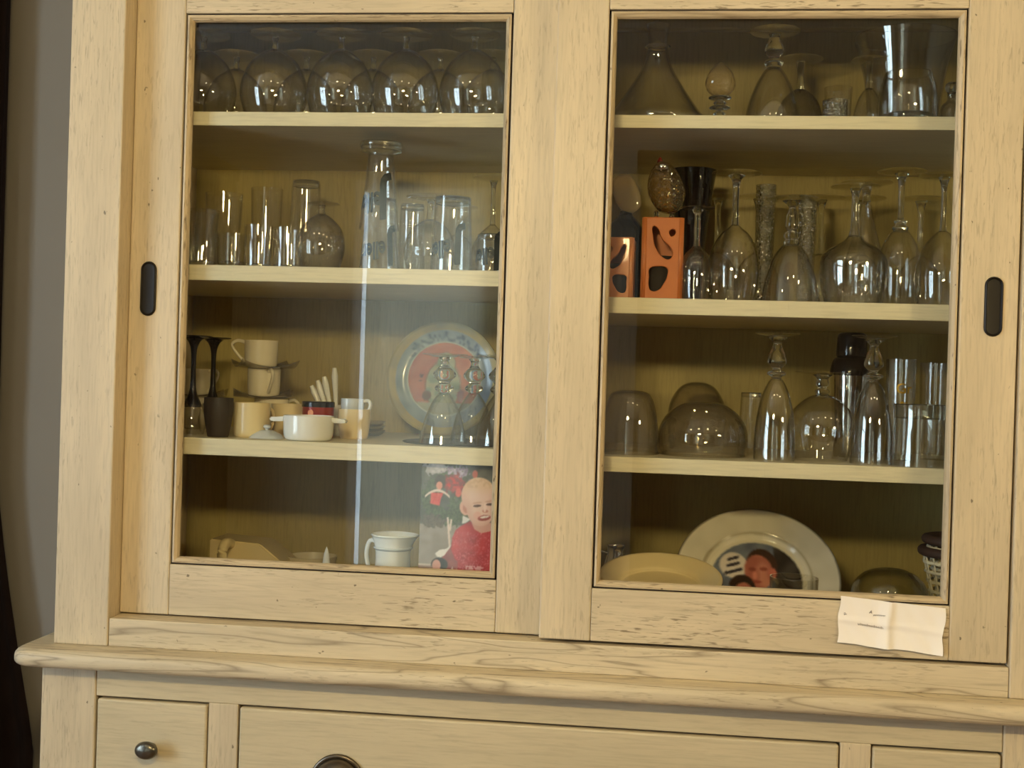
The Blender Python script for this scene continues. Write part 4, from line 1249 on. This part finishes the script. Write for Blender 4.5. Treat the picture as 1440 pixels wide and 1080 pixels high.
bowl_inv('small_bowl', 'round glass bowl upside down behind the broad salad bowl', 978, .345, [(36, 0), (40, 30), (38, 62), (26, 84), (12, 92), (0, 93)], 'smoke')
tumbler('water_tumbler', 'clear tumbler upside down just left of the first flute, third right shelf', 1054, .25, Z3R, [(14, 0), (15, 20), (17, 86)], 7, inv=True)
fl_b = [(28, 0), (28, 30), (25, 62), (19, 90), (11, 108), (6, 114)]
fl_s = [(6, 113), (8, 116), (13, 119), (12, 122), (6, 125), (7, 128), (13, 135), (11, 146), (7, 156), (6, 163), (14, 170)]
f1 = inverted('flute_glass', 'tall knobbed flute upside down left of the snifter, third right shelf', 1088, .11, Z3R, fl_b, fl_s, (30, 171, 176), group='knobbed flutes on the third right shelf', bowl_mat='glass_thick')
dup(f1, base(1224, .11, Z3R), 'tall knobbed flute upside down in front of the cocktail shaker, third right shelf')
inverted('brandy_snifter', 'round clear brandy snifter upside down between two knobbed flutes', 1153, .165, Z3R, [(36, 0), (44, 24), (46, 44), (39, 68), (22, 84), (8, 90)], [(8, 89), (10, 95), (6, 99), (9, 104), (8, 112), (14, 117)], (38, 117, 121))
k = kpx(.27)
t = thing('cocktail_shaker', 'steel cocktail shaker with black shoulder and cap behind the second flute', 'shaker', base(1193, .28, Z3R))
part('body', lathe(scaled([(0, 0), (20, 0), (21, 2)] + spline([(21, 2), (24, 50), (28, 112)], 4)[1:] + [(0, 112)], k), 48), M['steel'], t, smooth=40)
part('shoulder', lathe(scaled(spline([(28.5, 112), (28.5, 118), (25, 132), (19, 138)], 4) + [(0, 138)], k), 48), M['blackband'], t, smooth=50)
part('cap', lathe(scaled(spline([(20, 138), (21, 141), (20, 160), (19, 168), (15, 171)], 4) + [(0, 171)], k), 48), M['blackband'], t, smooth=50)
t = tumbler('tall_beer_glass', 'tall straight beer glass with gold letters behind heavy tumbler', 1263, .235, Z3R, [(17, 0), (18, 20), (20, 138)], 8, cat='beer glass', th=.0022, mat='glass_thick')
k = kpx(.235)
cyl_text(t, 'Gr', .022, lambda z: 19.6 * k, 98 * k, .05, M['gold'], inv=False, shear=0, bold=.0003)
cyl_text(t, '~', .020, lambda z: 19.2 * k, 80 * k, .05, M['gold'], inv=False, shear=0, bold=.0003, name='emblem')
tumbler('tall_beer_glass', 'tall straight plain beer glass at back by the right stile', 1312, .28, Z3R, [(18, 0), (19, 20), (21, 132)], 8, cat='beer glass')
tumbler('heavy_tumbler', 'heavy clear tumbler upside down with thick base, right front of third right shelf', 1292, .115, Z3R, [(36, 0), (35, 10), (35, 24), (37, 50), (40, 84)], 20, inv=True, mat='glass_thick', th=.0024)

# ------------------------------------------------------------------ right door, bottom compartment
k = kpx(.115)
t = thing('soup_plate', 'plain cream soup plate lying tilted on cabinet floor', 'plate', (base(928, .115, -.30)[0], .115, -.305), (rad(13), 0, 0))
Rp = 83 * k
part('dish', lathe(shell(spline([(Rp, .018), (Rp * .97, .0185), (Rp * .75, .008), (Rp * .70, .004), (Rp * .62, 0), (Rp * .3, 0)], 5), .0032), 72), M['creamdish'], t, smooth=50)
t = thing('serving_bowl', 'shallow cream bowl under the tilted soup plate', 'bowl', (base(925, .12, -.34)[0], .125, FLOOR4))
part('dish', lathe(shell(spline([(.050, .074), (.046, .046), (.034, .006), (.022, 0)], 4), .002), 48), M['cream'], t, smooth=50)

# portrait plate leaning back
Rq = .1265
Yc, Zc, th_ = .211, -.3005, rad(42.5)
cxp = base(1064, Yc, Zc)[0]
t = thing('portrait_plate', 'large white plate with dark edge line and printed portrait, leaning back', 'plate', (cxp, Yc, Zc), (rad(90) - th_, 0, 0))
bm = bmesh.new()
rings = [0.0] + [i / 60 for i in range(1, 61)]
def pz2(f):
    if f < .60: return .0
    if f < .68: return .008 * ((f - .60) / .08)
    return .008 + .006 * (f - .68) / .32
add_lathe(bm, [(Rq * f, pz2(f)) for f in rings] + [(Rq * 1.004, .0125), (Rq * .985, .0095), (Rq * .62, -.004), (0, -.004)], 144)
me = mesh_of('plate', bm, M['plateprint'], 40)
def plate2(co):
    x, y = co.x / Rq, co.y / Rq
    r = math.hypot(x, y)
    n = nz(x, y, 6, 4)
    if r > .985: return (66, 56, 44)
    if r > .675: return mixc((222, 214, 194), (212, 204, 182), .5 + n)
    if r > .655: return (150, 138, 110)
    if r > .55: return (226, 218, 196)
    if co.z < -.003: return (222, 214, 194)
    c = mixc((96, 104, 122), (128, 136, 150), .5 + n)
    if x > .22: c = mixc((70, 66, 62), (44, 40, 38), .5 + 1.2 * n)
    # light round badge with three dark bars
    if ell(x, y, -.28, .20, .17, .19) < 1:
        c = (222, 212, 204)
        for i, yy in enumerate((.30, .21, .11)):
            d = (y - yy) - (x + .28) * .35
            if abs(d) < .022 and abs(x + .28) < (.07, .08, .11)[i]: c = (54, 52, 62)
    # man, turned towards the child below him
    if ell(x, y, .03, -.42, .42, .30) < 1: c = mixc((70, 74, 84), (52, 54, 62), .5 + n)
    if ell(x, y, .07, .22, .19, .24, .1) < 1: c = (66, 46, 38)
    if ell(x, y, .03, .12, .175, .25, .1) < 1: c = mixc((196, 128, 108), (168, 98, 84), .5 + 1.5 * n)
    if ell(x, y, .20, .10, .05, .08) < 1: c = (196, 112, 96)
    if ell(x, y, -.05, .15, .045, .03) < 1: c = (140, 74, 64)
    if ell(x, y, .09, .16, .05, .028) < 1: c = (146, 78, 68)
    if ell(x, y, -.02, .06, .03, .06) < 1: c = (212, 130, 110)
    if ell(x, y, .0, -.03, .06, .02) < 1: c = (150, 74, 66)
    # child
    if ell(x, y, -.18, -.12, .16, .18) < 1: c = (44, 30, 26)
    if ell(x, y, -.16, -.20, .115, .15) < 1: c = mixc((204, 140, 118), (180, 110, 92), .5 + 1.5 * n)
    for ex in (-.20, -.12):
        if ell(x, y, ex, -.17, .03, .018) < 1: c = (130, 80, 68)
    if ell(x, y, -.16, -.26, .035, .014) < 1: c = (160, 90, 78)
    if ell(x, y, -.18, -.46, .26, .13) < 1 + n * .6 and ell(x, y, -.16, -.20, .115, .15) > 1: c = (230, 226, 220)
    return c
paint(me, soft(plate2, .0016))
link('plate', me, t)

tumbler('short_glass', 'clear glass standing in front of portrait plate', 1113, .072, FLOOR4, [(24, 0), (27, 10), (31, 60), (33, 118)], 8, mat='glass_thick')
bowl_inv('crystal_bowl', 'glittering crystal bowl upside down on cabinet floor by right stile', 1248, .15, [(52, 0), (54, 44), (51, 90), (36, 111), (16, 119), (0, 119)], 'bowl_crystal', .003)
k = kpx(.22)
def basket(label, px, Y, z, r1, r0, h):
    k = kpx(Y)
    t = thing('woven_basket', label, 'basket', base(px, Y, z))
    n = 36; rows = 11
    bm = bmesh.new()
    for j in range(rows):
        f = j / (rows - 1)
        r = (r0 + (r1 - r0) * f) * k
        path = [((r + .0016 * (1 if (i + j) % 2 else -1)) * math.cos(2 * PI * i / n), (r + .0016 * (1 if (i + j) % 2 else -1)) * math.sin(2 * PI * i / n), .004 + f * (h - 12) * k) for i in range(n)]
        add_tube(bm, path, .0026, 6, True)
    o = part('weave', bm, M['straw'], t, smooth=60)
    o['kind'] = 'stuff'
    part('base', lathe([(0, .001), (r0 * k, .001), (r0 * k, .004), (0, .004)], 36), M['straw'], t)
    bm = bmesh.new()
    for i in range(18):
        a = 2 * PI * (i + .5) / 18
        add_tube(bm, [(r0 * k * math.cos(a), r0 * k * math.sin(a), .002), (r1 * k * math.cos(a), r1 * k * math.sin(a), (h - 8) * k)], .0014, 6)
    o = part('ribs', bm, M['straw'], t, smooth=60); o.name = 'rib_weave'; o['kind'] = 'stuff'
    part('rim', tube([((r1 + 1) * k * math.cos(2 * PI * i / 48), (r1 + 1) * k * math.sin(2 * PI * i / 48), (h - 7) * k) for i in range(48)], 6.5 * k, 12, True), M['straw_dark'], t, smooth=60)
    return t
basket('round pale woven basket with dark brown rim by right stile, lower of two', 1348, .20, FLOOR4, 50, 22, 144)
b = basket('dark rimmed woven basket nested inside the lower one by right stile', 1348, .20, FLOOR4 + .058, 43.5, 22, 108)
k = kpx(.14)
t = thing('silver_creamer', 'little shiny silver creamer at left end of the right cabinet floor', 'creamer', base(862, .20, FLOOR4))
part('body', lathe(shell(scaled(spline([(14, 129), (12, 118), (20, 86), (24, 54), (20, 20), (13, 6), (18, 0)], 5), k), .0015), 36), M['silver'], t, smooth=60)
part('handle', tube([(-.012, 0, .126), (-.029, 0, .128), (-.035, 0, .098), (-.024, 0, .064)], .0022, 8), M['silver'], t, smooth=60)
inverted('cordial_glass', 'tiny cordial glass upside down beside the silver creamer', 880, .30, FLOOR4, [(14, 0), (17, 16), (14, 32), (5, 42)], [(5, 41), (3, 50), (5, 64)], (17, 64, 67))

# ------------------------------------------------------------------ paper note on the right door
nt = thing('paper_note', 'creased white paper note with faint pencil writing stuck on right door rail', 'note', (0, 0, 0))
c00, c10, c11, c01 = (at(1177, 903, -.003), at(1323, 921, -.003), at(1331, 856, -.003), at(1182, 838, -.003))
org = (c00 + c10 + c11 + c01) / 4
nt.location = (org.x, -.0009, org.z)
bm = bmesh.new(); n = 40; m_ = 24
def note_pt(u, v, off=0.0):
    p = (c00 * (1 - u) + c10 * u) * (1 - v) + (c01 * (1 - u) + c11 * u) * v - org
    fold = .0045 * max(0, 1 - abs(u - .475) / .10) - .0016 * max(0, 1 - abs(u - .53) / .05)
    hf = .0018 * max(0, 1 - abs(v - .50 + .06 * max(0, u - .5)) / .10)
    lift = .010 * max(0, .5 - v) ** 1.5 + .004 * (u > .9) * (u - .9) * 10 * (1 - v)
    wob = .0009 * math.sin(u * 17 + v * 5)
    return Vector((p.x + .0012 * math.sin(v * 9 + u), -(fold + hf + lift + abs(wob)) + off, p.z + .0008 * math.sin(u * 12) * (v < .05)))
g = [[bm.verts.new(note_pt(i / n, j / m_)) for i in range(n + 1)] for j in range(m_ + 1)]
for j in range(m_):
    for i in range(n):
        bm.faces.new((g[j][i], g[j][i + 1], g[j + 1][i + 1], g[j + 1][i]))
part('sheet', bm, M['paper'], nt, smooth=60)
bm = bmesh.new()
def stroke(u0, v0, pts, w=.0004):
    add_tube(bm, [note_pt(u0 + a, v0 + b, -.0003) for a, b in pts], w, 5)
rnd = random.Random(3)
stroke(.285, .70, [(0, 0), (.012, .06), (.022, .0), (.004, .025), (.020, .025)], .0007)
for i in range(6):
    u = .325 + i * .018
    stroke(u, .665 + .004 * i, [(0, .015), (.006, -.012), (.012, .018), (.018, .0)])
for i in range(11):
    u = .195 + i * .022
    h = .035 if i % 3 == 1 else .02
    stroke(u, .44 - .002 * i, [(0, h), (.004, -.02), (.012, h * .6), (.019, -.015)])
stroke(.05, .62, [(0, .02), (.012, .03), (.02, .0), (.008, -.02), (0, .0), (.03, .0)])
part('handwriting', bm, M['ink'], nt)
bpy.context.view_layer.update()
